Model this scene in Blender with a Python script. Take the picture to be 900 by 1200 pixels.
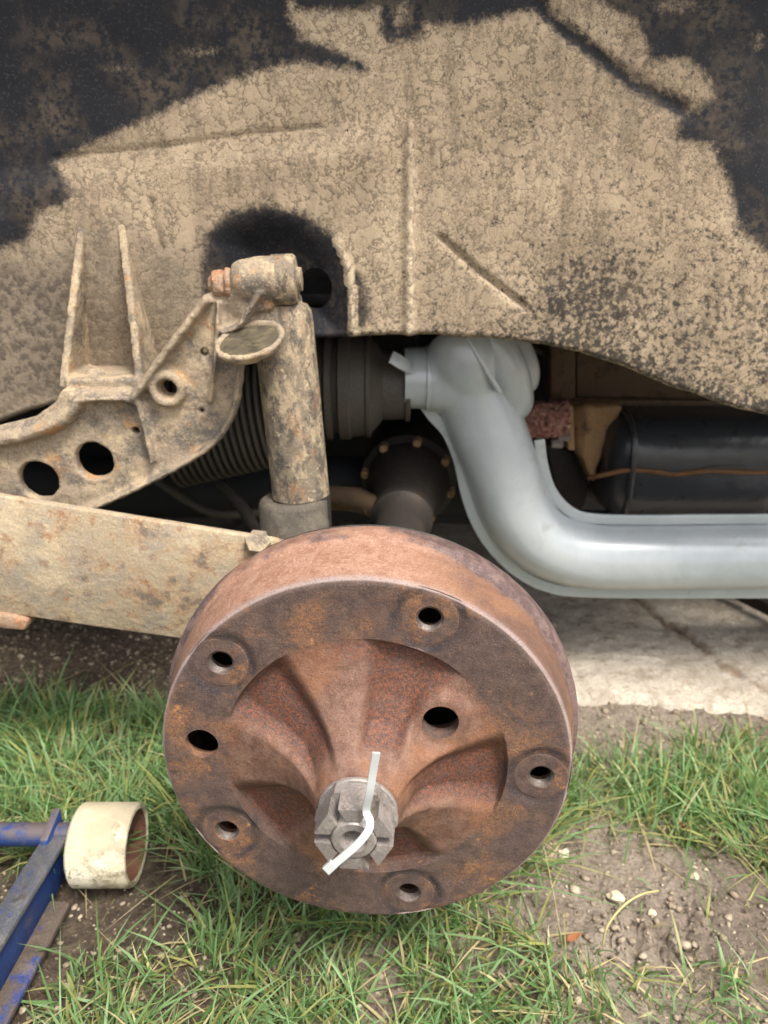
import bpy, bmesh, math, random
import numpy as np
from mathutils import Vector, Matrix, noise as mnoise

for o in list(bpy.data.objects):
    bpy.data.objects.remove(o)
random.seed(7)
rng = np.random.default_rng(11)
scene = bpy.context.scene
col = scene.collection

# ------------------------------------------------------------------ camera
CAM_H, PITCH, FPX = 0.5, math.radians(21.1), 902.0
cam_d = bpy.data.cameras.new('camera')
cam = bpy.data.objects.new('camera', cam_d)
col.objects.link(cam)
cam.location = (0, 0, CAM_H)
cam.rotation_euler = (math.pi/2 - PITCH, 0, 0)
cam_d.sensor_fit = 'VERTICAL'
cam_d.sensor_height = 9.8
cam_d.sensor_width = 7.35
cam_d.lens = 9.8*FPX/1200
cam_d.clip_start = 0.01
cam_d.clip_end = 500
cam_d.dof.use_dof = True
cam_d.dof.focus_distance = 0.45
cam_d.dof.aperture_fstop = 2.4
scene.camera = cam

# ------------------------------------------------------------------ sky, sun, exposure
SUN_EL, SUN_AZ = math.radians(60), math.radians(-38)   # azimuth measured from behind the camera, towards the right when negative
world = bpy.data.worlds.new('World')
scene.world = world
world.use_nodes = True
wt = world.node_tree
bg = wt.nodes['Background']
sky = wt.nodes.new('ShaderNodeTexSky')
sky.sky_type = 'NISHITA'
sky.sun_disc = False
sky.sun_elevation = SUN_EL
sky.sun_rotation = math.pi + SUN_AZ
sky.dust_density = 4.0
sky.air_density = 1.0
hs = wt.nodes.new('ShaderNodeHueSaturation')      # thin high cloud: an almost white sky
hs.inputs['Saturation'].default_value = 0.22
wt.links.new(sky.outputs[0], hs.inputs['Color'])
wt.links.new(hs.outputs[0], bg.inputs['Color'])
bg.inputs['Strength'].default_value = 0.092
sun_d = bpy.data.lights.new('sun', 'SUN')
sun_d.energy = 1.5
sun_d.angle = math.radians(16)
sun_d.color = (1.0, 0.93, 0.84)
sun = bpy.data.objects.new('sun', sun_d)
col.objects.link(sun)
sd = Vector((-math.sin(SUN_AZ)*math.cos(SUN_EL), -math.cos(SUN_AZ)*math.cos(SUN_EL), math.sin(SUN_EL)))
sun.location = sd*5
sun.rotation_euler = sd.to_track_quat('Z', 'Y').to_euler()
scene.view_settings.view_transform = 'Standard'
scene.view_settings.look = 'None'
scene.view_settings.gamma = 1.0
scene.view_settings.exposure = 1.62
scene.render.engine = 'CYCLES'
scene.cycles.max_bounces = 6
scene.cycles.diffuse_bounces = 3
scene.cycles.glossy_bounces = 3

# ------------------------------------------------------------------ pixel <-> place helpers
CF = np.array([0, math.cos(PITCH), -math.sin(PITCH)])
CU = np.array([0, math.sin(PITCH), math.cos(PITCH)])
C0 = np.array([0, 0, CAM_H])
def P(px, py, Y):
    """the point at distance Y from the camera's post that stands where the survey put it"""
    d = CF + np.array([1, 0, 0])*((px-450)/FPX) + CU*((600-py)/FPX)
    return Vector(C0 + d*(Y/d[1]))
def PG(px, py, z=0.0):
    d = CF + np.array([1, 0, 0])*((px-450)/FPX) + CU*((600-py)/FPX)
    return Vector(C0 + d*((z-CAM_H)/d[2]))
def mpp(py, Y):
    d = CF + CU*((600-py)/FPX)
    return Y/d[1]/FPX
def pix(x, y, z):
    dy, dz = y, z-CAM_H
    dep = dy*CF[1] + dz*CF[2]
    up = dy*CU[1] + dz*CU[2]
    return 450 + FPX*x/dep, 600 - FPX*up/dep

# ------------------------------------------------------------------ numpy noise
def vnoise(x, y, seed=0):
    xi = np.floor(x).astype(np.int64); yi = np.floor(y).astype(np.int64)
    fx = x-xi; fy = y-yi
    fx = fx*fx*(3-2*fx); fy = fy*fy*(3-2*fy)
    def h(a, b):
        n = (a*374761393 + b*668265263 + seed*1442695041) & 0xffffffff
        n = ((n ^ (n >> 13))*1274126177) & 0xffffffff
        n = n ^ (n >> 16)
        return (n & 0xffff)/65535.0
    return (h(xi, yi)*(1-fx)+h(xi+1, yi)*fx)*(1-fy) + (h(xi, yi+1)*(1-fx)+h(xi+1, yi+1)*fx)*fy
def fbm(x, y, oct=4, seed=0):
    s = 0; a = 0.5; t = 0
    for i in range(oct):
        s = s + a*vnoise(x*2**i, y*2**i, seed+i*17); t += a; a *= 0.5
    return s/t
def sstep(a, b, x):
    t = np.clip((x-a)/(b-a), 0, 1)
    return t*t*(3-2*t)
def inpoly(px, py, poly):
    r = np.zeros(np.shape(px), bool)
    n = len(poly)
    for i in range(n):
        x1, y1 = poly[i]; x2, y2 = poly[(i+1) % n]
        c = ((y1 > py) != (y2 > py))
        xx = (x2-x1)*(py-y1)/((y2-y1) if y2 != y1 else 1e-9)+x1
        r ^= c & (px < xx)
    return r
def dseg(px, py, pts, closed=False):
    d = np.full(np.shape(px), 1e9)
    n = len(pts)
    for i in range(n if closed else n-1):
        x1, y1 = pts[i]; x2, y2 = pts[(i+1) % n]
        L = (x2-x1)**2+(y2-y1)**2
        t = np.clip(((px-x1)*(x2-x1)+(py-y1)*(y2-y1))/max(L, 1e-9), 0, 1)
        d = np.minimum(d, np.hypot(px-x1-t*(x2-x1), py-y1-t*(y2-y1)))
    return d
def sdpoly(px, py, poly):            # positive inside
    return np.where(inpoly(px, py, poly), 1, -1)*dseg(px, py, poly, True)
def smooth_path(pts, n=6, closed=False):
    pts = [Vector(p) for p in pts]
    out = []
    m = len(pts)
    for i in range(m if closed else m-1):
        g = (lambda k: pts[k % m]) if closed else (lambda k: pts[min(max(k, 0), m-1)])
        p0, p1, p2, p3 = g(i-1), g(i), g(i+1), g(i+2)
        for j in range(n):
            t = j/n
            out.append(0.5*((2*p1)+(p2-p0)*t+(2*p0-5*p1+4*p2-p3)*t*t+(3*p1-p0-3*p2+p3)*t**3))
    if not closed:
        out.append(pts[-1].copy())
    return out

# ------------------------------------------------------------------ materials
def lin(c):
    return tuple(((v/255)/12.92 if v/255 <= 0.04045 else ((v/255+0.055)/1.055)**2.4) for v in c) + (1.0,)
class Mat:
    def __init__(s, name):
        s.m = bpy.data.materials.new(name); s.m.use_nodes = True
        s.t = s.m.node_tree; s.b = s.t.nodes['Principled BSDF']
        s.tc = s.t.nodes.new('ShaderNodeTexCoord')
    def n(s, typ, **kw):
        nd = s.t.nodes.new(typ)
        for k, v in kw.items():
            setattr(nd, k, v)
        return nd
    def l(s, a, b): s.t.links.new(a, b)
    def coord(s, stretch=None):
        if stretch is None: return s.tc.outputs['Object']
        mp = s.n('ShaderNodeMapping'); mp.inputs['Scale'].default_value = stretch
        s.l(s.tc.outputs['Object'], mp.inputs['Vector']); return mp.outputs[0]
    def noise(s, scale, detail=5, rough=0.55, dist=0.0, stretch=None):
        nd = s.n('ShaderNodeTexNoise')
        nd.inputs['Scale'].default_value = scale; nd.inputs['Detail'].default_value = detail
        nd.inputs['Roughness'].default_value = rough; nd.inputs['Distortion'].default_value = dist
        s.l(s.coord(stretch), nd.inputs['Vector']); return nd.outputs['Fac']
    def voro(s, scale, feature='F1', stretch=None, rand=1.0):
        nd = s.n('ShaderNodeTexVoronoi', feature=feature)
        nd.inputs['Scale'].default_value = scale; nd.inputs['Randomness'].default_value = rand
        s.l(s.coord(stretch), nd.inputs['Vector']); return nd.outputs['Distance']
    def attr(s, name):
        a = s.n('ShaderNodeAttribute', attribute_name=name); return a.outputs['Fac']
    def attrc(s, name):
        a = s.n('ShaderNodeAttribute', attribute_name=name); return a.outputs['Color']
    def math(s, op, a, b=None, clamp=False):
        nd = s.n('ShaderNodeMath', operation=op); nd.use_clamp = clamp
        for i, v in enumerate((a, b)):
            if v is None: continue
            if isinstance(v, (int, float)): nd.inputs[i].default_value = v
            else: s.l(v, nd.inputs[i])
        return nd.outputs[0]
    def ramp(s, v, lo, hi):
        nd = s.n('ShaderNodeMapRange', interpolation_type='SMOOTHSTEP')
        nd.inputs['From Min'].default_value = lo; nd.inputs['From Max'].default_value = hi
        s.l(v, nd.inputs['Value']); return nd.outputs[0]
    def mix(s, fac, a, b):
        nd = s.n('ShaderNodeMix', data_type='RGBA')
        if isinstance(fac, (int, float)): nd.inputs[0].default_value = fac
        else: s.l(fac, nd.inputs[0])
        for i, v in ((6, a), (7, b)):
            if isinstance(v, tuple): nd.inputs[i].default_value = v if len(v) == 4 else lin(v)
            else: s.l(v, nd.inputs[i])
        return nd.outputs[2]
    def fmix(s, fac, a, b):
        nd = s.n('ShaderNodeMix', data_type='FLOAT')
        s.l(fac, nd.inputs[0])
        for i, v in ((2, a), (3, b)):
            if isinstance(v, (int, float)): nd.inputs[i].default_value = v
            else: s.l(v, nd.inputs[i])
        return nd.outputs[0]
    def out(s, colr, rough=0.8, metal=0.0, spec=0.4, bumps=()):
        if isinstance(colr, tuple): s.b.inputs['Base Color'].default_value = lin(colr)
        else: s.l(colr, s.b.inputs['Base Color'])
        for nm, v in (('Roughness', rough), ('Metallic', metal), ('Specular IOR Level', spec)):
            if isinstance(v, (int, float)): s.b.inputs[nm].default_value = v
            else: s.l(v, s.b.inputs[nm])
        prev = None
        for h, strength, dist in bumps:
            b = s.n('ShaderNodeBump'); b.inputs['Strength'].default_value = strength; b.inputs['Distance'].default_value = dist
            s.l(h, b.inputs['Height'])
            if prev: s.l(prev, b.inputs['Normal'])
            prev = b.outputs[0]
        if prev: s.l(prev, s.b.inputs['Normal'])
        return s.m

def layered(name, base, layers, rough=0.85, metal=0.0, spec=0.35, bumps=((60, 0.4, 0.002),), roughvar=0.0, grain=0, dust=None):
    """base colour with noise-masked layers: (colour, scale, lo, hi[, amount[, stretch]])"""
    m = Mat(name)
    c = m.mix(0.0, base, base)
    for L in layers:
        colr, sc, lo, hi = L[:4]
        am = L[4] if len(L) > 4 else 1.0
        st = L[5] if len(L) > 5 else None
        f = m.ramp(m.noise(sc, 5, 0.7, 0.2, st), lo, hi)
        f = m.math('MULTIPLY', f, am)
        c = m.mix(f, c, colr)
    if grain:
        g = m.noise(grain, 3, 0.7)
        c = m.mix(m.math('MULTIPLY', m.ramp(g, 0.52, 0.68), 0.28), c, tuple(min(255, int(v*1.35+18)) for v in base))
        c = m.mix(m.math('MULTIPLY', m.ramp(g, 0.48, 0.32), 0.35), c, tuple(int(v*0.5) for v in base))
    bb = [(m.noise(b[0], 4, 0.65, 0.2, b[3] if len(b) > 3 else None), b[1], b[2]) for b in bumps]
    if dust:
        ge = m.n('ShaderNodeNewGeometry'); sx_ = m.n('ShaderNodeSeparateXYZ'); m.l(ge.outputs['True Normal'], sx_.inputs[0])
        f = m.math('MULTIPLY', m.ramp(sx_.outputs['Z'], 0.1, 0.8), m.ramp(m.noise(45, 4, 0.7), 0.3, 0.5))
        c = m.mix(m.math('MULTIPLY', f, 0.85), c, dust)
    r = rough
    if roughvar:
        r = m.math('ADD', rough-roughvar/2, m.math('MULTIPLY', m.noise(45, 4), roughvar))
    return m.out(c, r, metal, spec, bb)

def make_mud():
    m = Mat('dried_mud_over_underseal')
    a = m.attr('mud')
    w1 = m.noise(80, 4, 0.62)
    ridg = m.math('ABSOLUTE', m.math('SUBTRACT', w1, 0.5))             # wandering wrinkles
    w2 = m.noise(165, 4, 0.65)
    ridg2 = m.math('ABSOLUTE', m.math('SUBTRACT', w2, 0.5))
    fine = m.noise(520, 2, 0.6)
    big = m.noise(12, 3, 0.55)
    patch = m.noise(26, 3, 0.5)
    wet = m.attr('wear')
    c = m.mix(m.ramp(big, 0.32, 0.68), (158, 141, 118), (178, 160, 135))
    c = m.mix(m.math('MULTIPLY', m.ramp(m.noise(60, 5, 0.7, 0, (1, 1, 0.18)), 0.46, 0.64), 0.55), c, (124, 111, 95))
    c = m.mix(m.math('MULTIPLY', m.ramp(m.noise(20, 4, 0.6, 0, (1, 1, 0.3)), 0.52, 0.70), 0.5), c, (188, 169, 143))
    c = m.mix(m.math('MULTIPLY', m.ramp(w2, 0.5, 0.68), 0.4), c, (128, 113, 95))
    c = m.mix(m.math('MULTIPLY', m.ramp(fine, 0.52, 0.72), 0.35), c, (184, 163, 133))
    c = m.mix(m.math('MULTIPLY', m.attr('pale'), m.ramp(w2, 0.36, 0.52)), c, (206, 188, 160))
    crk = m.math('MULTIPLY', m.math('SUBTRACT', 1.0, m.ramp(ridg, 0.0, 0.042)), m.ramp(patch, 0.34, 0.54))
    c = m.mix(m.math('MULTIPLY', crk, 0.72), c, (84, 74, 62))
    crk2 = m.math('MULTIPLY', m.math('SUBTRACT', 1.0, m.ramp(ridg2, 0.0, 0.045)), m.ramp(patch, 0.66, 0.42))
    c = m.mix(m.math('MULTIPLY', crk2, 0.68), c, (88, 78, 66))
    c = m.mix(m.math('MULTIPLY', m.attr('grey'), 0.6), c, m.mix(m.ramp(w2, 0.40, 0.60), (92, 83, 74), (132, 119, 103)))
    blk = m.mix(m.ramp(fine, 0.54, 0.76), (25, 26, 31), (60, 56, 53))
    blk = m.mix(m.math('MULTIPLY', m.ramp(patch, 0.40, 0.70), m.math('MULTIPLY', m.ramp(w2, 0.38, 0.6), 0.6)), blk, (96, 84, 69))
    edge = m.math('ADD', a, m.math('MULTIPLY', m.math('SUBTRACT', m.noise(170, 6, 0.85), 0.5), 1.0))
    fac = m.ramp(edge, 0.30, 0.68)
    sp = m.math('ADD', m.math('MULTIPLY', wet, 0.17), m.noise(210, 4, 0.7))
    fac = m.math('MULTIPLY', fac, m.math('SUBTRACT', 1.0, m.math('MULTIPLY', m.ramp(sp, 0.60, 0.74), 0.85)))
    colr = m.mix(fac, blk, c)
    hh = m.math('MULTIPLY', m.math('ADD', m.ramp(ridg, 0.0, 0.12), m.ramp(ridg2, 0.0, 0.12)), fac)
    return m.out(colr, m.fmix(fac, 0.72, 0.92), 0, m.fmix(fac, 0.3, 0.15), [(hh, 0.20, 0.0012), (fine, 0.22, 0.0007)])

def make_drum_mat():
    m = Mat('rusty_cast_iron')
    zone = m.attr('zone')     # 0 flat face, 1 dish
    pk = m.attr('pocket')
    side = m.attr('side')
    grain = m.noise(1150, 2, 0.7)
    fine = m.noise(480, 4, 0.75)
    med = m.noise(130, 5, 0.7)
    big = m.noise(24, 5, 0.65, 0.3)
    big2 = m.noise(52, 5, 0.7)
    face = m.mix(m.ramp(med, 0.38, 0.62), (76, 62, 57), (95, 77, 69))
    face = m.mix(m.math('MULTIPLY', m.ramp(big, 0.47, 0.64), m.ramp(fine, 0.32, 0.60)), face, (138, 98, 68))
    face = m.mix(m.math('MULTIPLY', m.ramp(big2, 0.60, 0.70), m.ramp(fine, 0.40, 0.56)), face, (176, 126, 74))
    face = m.mix(m.math('MULTIPLY', m.ramp(big2, 0.46, 0.34), 0.6), face, (84, 70, 68))
    face = m.mix(m.math('MULTIPLY', m.attr('ring'), m.ramp(med, 0.30, 0.54)), face, (52, 45, 46))
    spoke = m.mix(m.ramp(med, 0.36, 0.64), (102, 74, 60), (124, 95, 80))
    spoke = m.mix(m.math('MULTIPLY', m.ramp(big, 0.46, 0.64), 0.55), spoke, (140, 94, 62))
    spoke = m.mix(m.math('MULTIPLY', m.ramp(fine, 0.54, 0.66), 0.55), spoke, (122, 72, 52))
    orange = m.mix(m.ramp(fine, 0.40, 0.60), (66, 47, 41), (114, 66, 45))
    orange = m.mix(m.math('MULTIPLY', m.ramp(med, 0.46, 0.64), 0.7), orange, (80, 60, 54))
    pf = m.math('ADD', pk, m.math('MULTIPLY', m.math('SUBTRACT', m.noise(70, 6, 0.75), 0.5), 1.2))
    dish = m.mix(m.math('MULTIPLY', m.ramp(pf, 0.15, 0.9), 0.9), spoke, orange)
    c = m.mix(zone, face, dish)
    band = m.mix(m.ramp(med, 0.35, 0.65), (138, 100, 80), (158, 122, 102))
    band = m.mix(m.math('MULTIPLY', m.ramp(fine, 0.5, 0.68), 0.4), band, (202, 160, 138))
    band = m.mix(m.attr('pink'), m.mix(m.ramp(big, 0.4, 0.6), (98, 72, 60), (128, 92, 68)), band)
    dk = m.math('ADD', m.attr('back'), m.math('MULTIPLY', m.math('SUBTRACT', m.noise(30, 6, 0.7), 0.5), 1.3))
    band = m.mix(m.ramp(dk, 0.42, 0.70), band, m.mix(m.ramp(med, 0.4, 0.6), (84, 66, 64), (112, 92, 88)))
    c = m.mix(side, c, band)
    c = m.mix(m.math('MULTIPLY', m.attr('lip'), 0.7), c, (164, 146, 140))
    c = m.mix(m.math('MULTIPLY', m.ramp(grain, 0.54, 0.70), 0.24), c, (172, 140, 124))
    c = m.mix(m.math('MULTIPLY', m.ramp(grain, 0.48, 0.34), 0.42), c, (58, 44, 40))
    return m.out(c, m.math('ADD', 0.5, m.math('MULTIPLY', med, 0.35)), 0.0, 0.42,
                 [(med, 0.30, 0.0016), (fine, 0.5, 0.0009), (grain, 0.35, 0.0004)])

def make_soil():
    m = Mat('soil')
    c = m.mix(m.ramp(m.noise(8, 4), 0.35, 0.65), (146, 132, 118), (174, 160, 144))
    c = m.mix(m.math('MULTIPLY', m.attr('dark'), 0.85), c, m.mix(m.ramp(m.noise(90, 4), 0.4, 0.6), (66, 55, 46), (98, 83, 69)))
    c = m.mix(m.math('MULTIPLY', m.ramp(m.noise(130, 4, 0.7), 0.5, 0.68), 0.6), c, (104, 90, 76))
    v = m.voro(210)
    c = m.mix(m.math('MULTIPLY', m.ramp(m.noise(300, 3), 0.6, 0.7), 0.6), c, (176, 162, 142))
    return m.out(c, 0.95, 0, 0.15, [(m.noise(150, 6, 0.8), 1.0, 0.008), (v, 0.8, 0.004)])
def make_concrete():
    m = Mat('weathered_concrete')
    c = m.mix(m.ramp(m.noise(9, 5), 0.35, 0.65), (172, 161, 146), (196, 186, 171))
    v = m.voro(70)
    c = m.mix(m.math('MULTIPLY', m.ramp(m.noise(50, 5, 0.6), 0.5, 0.68), 0.6), c, (140, 126, 108))
    c = m.mix(m.math('MULTIPLY', m.math('SUBTRACT', 1.0, m.ramp(v, 0.1, 0.42)), m.ramp(m.noise(30, 3), 0.5, 0.62)), c, (216, 204, 184))
    c = m.mix(m.math('MULTIPLY', m.ramp(m.noise(90, 4, 0.7), 0.58, 0.7), m.attr('worn')), c, (118, 106, 92))
    c = m.mix(m.attr('crack'), c, (120, 94, 68))
    c = m.mix(m.math('MULTIPLY', m.ramp(m.noise(300, 4, 0.75), 0.48, 0.62), 0.5), c, (128, 114, 98))
    return m.out(c, 0.92, 0, 0.2, [(m.noise(140, 5, 0.75), 0.8, 0.004), (v, 0.5, 0.003)])
def make_grass_mat():
    m = Mat('grass_blades')
    c = m.attrc('tint')
    m.out(c, 0.42, 0, 0.45)
    tr = m.n('ShaderNodeBsdfTranslucent'); m.l(c, tr.inputs['Color'])
    ms = m.n('ShaderNodeMixShader'); ms.inputs[0].default_value = 0.42
    m.l(m.b.outputs[0], ms.inputs[1]); m.l(tr.outputs[0], ms.inputs[2])
    m.l(ms.outputs[0], m.t.nodes['Material Output'].inputs['Surface'])
    return m.m

MUD = make_mud()
DRUM = make_drum_mat()
SOIL = make_soil()
CONC = make_concrete()
GRASS = make_grass_mat()
CAST = layered('mud_dusted_casting', (148, 133, 113), [((180, 161, 132), 30, 0.46, 0.62, 0.9), ((98, 92, 86), 40, 0.47, 0.62, 0.85), ((176, 124, 74), 36, 0.57, 0.68, 0.7), ((120, 84, 58), 110, 0.58, 0.70, 0.7), ((190, 170, 138), 160, 0.58, 0.70, 0.6)],
               0.92, 0, 0.2, ((150, 0.5, 0.002), (420, 0.5, 0.0012)), grain=700)
PLATE = layered('pale_flaking_spring_steel', (160, 144, 120), [((184, 167, 139), 16, 0.45, 0.62, 0.8), ((172, 130, 86), 26, 0.50, 0.66, 0.65), ((140, 96, 62), 60, 0.54, 0.66, 0.75), ((142, 134, 122), 36, 0.48, 0.66, 0.7), ((98, 94, 90), 26, 0.57, 0.66, 0.8)],
                0.85, 0, 0.25, ((90, 0.5, 0.003), (300, 0.4, 0.001)), grain=600)
SHOCK = layered('blistered_paint_tube', (120, 108, 92), [((170, 152, 124), 74, 0.46, 0.62, 0.85, (1, 1, 0.5)), ((58, 57, 56), 120, 0.47, 0.60, 0.75, (1, 1, 0.6)), ((150, 112, 80), 56, 0.54, 0.68, 0.6, (1, 1, 0.6)), ((196, 178, 146), 150, 0.56, 0.68, 0.75)],
                0.8, 0, 0.3, ((120, 0.5, 0.002), (380, 0.4, 0.001)), grain=700)
RUSTB = layered('rusty_bolt_steel', (150, 126, 104), [((160, 112, 80), 90, 0.48, 0.62, 0.8), ((116, 88, 70), 160, 0.52, 0.66, 0.8), ((190, 170, 146), 60, 0.58, 0.7, 0.6)], 0.88, 0, 0.25, ((220, 0.6, 0.002),), grain=700)
SILVER = layered('silver_grey_paint', (178, 184, 187), [((192, 197, 199), 14, 0.4, 0.65, 0.8), ((152, 156, 146), 22, 0.58, 0.74, 0.5), ((128, 118, 100), 300, 0.66, 0.74, 0.5), ((150, 140, 120), 70, 0.64, 0.76, 0.45)], 0.30, 0.1, 0.55, ((9, 0.12, 0.01), (500, 0.12, 0.0006)), 0.12)
RUBBER = layered('perished_rubber', (76, 70, 64), [((84, 74, 62), 40, 0.5, 0.7, 0.8, (1, 1, 0.4)), ((104, 90, 72), 110, 0.62, 0.74, 0.5)], 0.62, 0, 0.4, ((130, 0.4, 0.0015),), 0.2, grain=700)
BUSH = layered('dusty_rubber_bush', (84, 78, 69), [((110, 102, 90), 50, 0.45, 0.66, 0.8), ((58, 55, 52), 80, 0.55, 0.7, 0.8)], 0.75, 0, 0.3, ((200, 0.4, 0.001),), grain=700)
OILY = layered('oily_dark_steel', (50, 45, 41), [((66, 56, 46), 40, 0.5, 0.7, 0.7), ((88, 70, 52), 120, 0.62, 0.74, 0.5)], 0.6, 0.2, 0.4, ((110, 0.4, 0.002),), grain=700)
BLACKM = layered('black_enamel', (52, 54, 58), [((46, 48, 50), 20, 0.5, 0.7, 0.6), ((62, 58, 52), 120, 0.62, 0.74, 0.35)], 0.30, 0.0, 0.6, ((7, 0.25, 0.02), (300, 0.15, 0.0008)), 0.2)
TIN = layered('brown_stained_tin', (96, 78, 60), [((104, 78, 52), 22, 0.5, 0.68, 0.8), ((48, 42, 38), 36, 0.5, 0.66, 0.8), ((150, 134, 110), 60, 0.66, 0.73, 0.7)], 0.65, 0.1, 0.4, ((80, 0.4, 0.002),), 0.2, grain=700)
TINB = layered('ochre_rust_tin', (160, 130, 98), [((156, 122, 82), 40, 0.48, 0.64, 0.8), ((92, 76, 60), 60, 0.54, 0.68, 0.8)], 0.85, 0, 0.25, ((160, 0.5, 0.002),), grain=700)
FIBRE = layered('pink_fibre_wrap', (176, 128, 114), [((224, 184, 170), 190, 0.50, 0.62, 0.9), ((76, 44, 38), 140, 0.52, 0.64, 0.9)], 0.95, 0, 0.1, ((190, 1.0, 0.006),))
WIRE = layered('rusty_wire', (122, 88, 58), [((92, 64, 46), 120, 0.48, 0.62, 0.8)], 0.85, 0, 0.3, ((240, 0.5, 0.001),))
NUTM = layered('scuffed_nut_steel', (150, 143, 138), [((176, 168, 160), 70, 0.45, 0.65, 0.8), ((104, 90, 80), 120, 0.54, 0.68, 0.7), ((176, 164, 152), 320, 0.62, 0.72, 0.7)], 0.42, 0.45, 0.5, ((260, 0.2, 0.0003),), 0.2, grain=700)
THREAD = layered('worn_thread', (96, 86, 80), [((140, 130, 122), 200, 0.5, 0.66, 0.7)], 0.5, 0.4, 0.5, ((300, 0.2, 0.0003),))
NYLON = layered('white_nylon', (176, 180, 178), [((186, 188, 184), 60, 0.5, 0.7, 0.6)], 0.35, 0, 0.5, ((300, 0.05, 0.0005),))
BLUE = layered('worn_blue_paint', (26, 52, 104), [((40, 68, 124), 30, 0.45, 0.65, 0.7), ((84, 80, 80), 26, 0.52, 0.66, 0.8), ((70, 60, 52), 90, 0.58, 0.70, 0.8)], 0.5, 0, 0.45, ((140, 0.35, 0.0012),), 0.2, grain=700, dust=(96, 84, 74))
BLUEW = layered('scuffed_blue_grey_steel', (84, 86, 92), [((112, 108, 106), 60, 0.46, 0.64, 0.8), ((48, 64, 116), 34, 0.54, 0.66, 0.8), ((70, 60, 54), 120, 0.56, 0.7, 0.7)], 0.55, 0.15, 0.45, ((220, 0.45, 0.001),), 0.2, grain=700)
BLUEG = layered('muddy_blue_steel', (88, 78, 70), [((40, 62, 124), 26, 0.54, 0.64, 0.9), ((112, 100, 88), 90, 0.48, 0.64, 0.7)], 0.6, 0, 0.35, ((180, 0.4, 0.001),), grain=700)
CREAM = layered('grubby_cream_roller', (204, 194, 166), [((222, 214, 192), 24, 0.44, 0.60, 0.9), ((136, 122, 94), 30, 0.48, 0.62, 0.9), ((98, 86, 66), 60, 0.54, 0.66, 0.85), ((82, 70, 56), 130, 0.57, 0.68, 0.8)], 0.7, 0, 0.3, ((180, 0.4, 0.0015),), grain=700, dust=(176, 164, 138))
RUSTIN = layered('rust_bore', (116, 82, 68), [((100, 62, 48), 70, 0.45, 0.65, 0.8)], 0.9, 0, 0.2, ((200, 0.5, 0.001),))
UNDER = layered('dark_underbody', (36, 37, 41), [((40, 36, 32), 20, 0.5, 0.7, 0.8)], 0.75, 0, 0.3, ((60, 0.4, 0.003),))
BODY = layered('black_wing_paint', (26, 27, 30), [((34, 34, 36), 10, 0.5, 0.7, 0.6)], 0.35, 0, 0.5, ((300, 0.1, 0.0005),))
STONE = layered('pale_flint', (190, 176, 152), [((214, 202, 178), 60, 0.45, 0.65, 0.8), ((160, 140, 110), 120, 0.55, 0.7, 0.6)], 0.8, 0, 0.3, ((200, 0.4, 0.001),))
STONE2 = layered('grey_grit', (138, 124, 106), [((176, 162, 142), 40, 0.45, 0.6, 0.9), ((96, 82, 68), 70, 0.5, 0.65, 0.8)], 0.9, 0, 0.2, ((200, 0.4, 0.001),))
LEAFM = layered('dead_leaf', (138, 88, 56), [((96, 62, 44), 120, 0.45, 0.65, 0.8)], 0.8, 0, 0.25, ((240, 0.4, 0.001),))
BARK = layered('dark_wet_timber', (46, 38, 32), [((66, 54, 44), 80, 0.5, 0.66, 0.7)], 0.8, 0, 0.25, ((160, 0.5, 0.001),))

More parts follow.
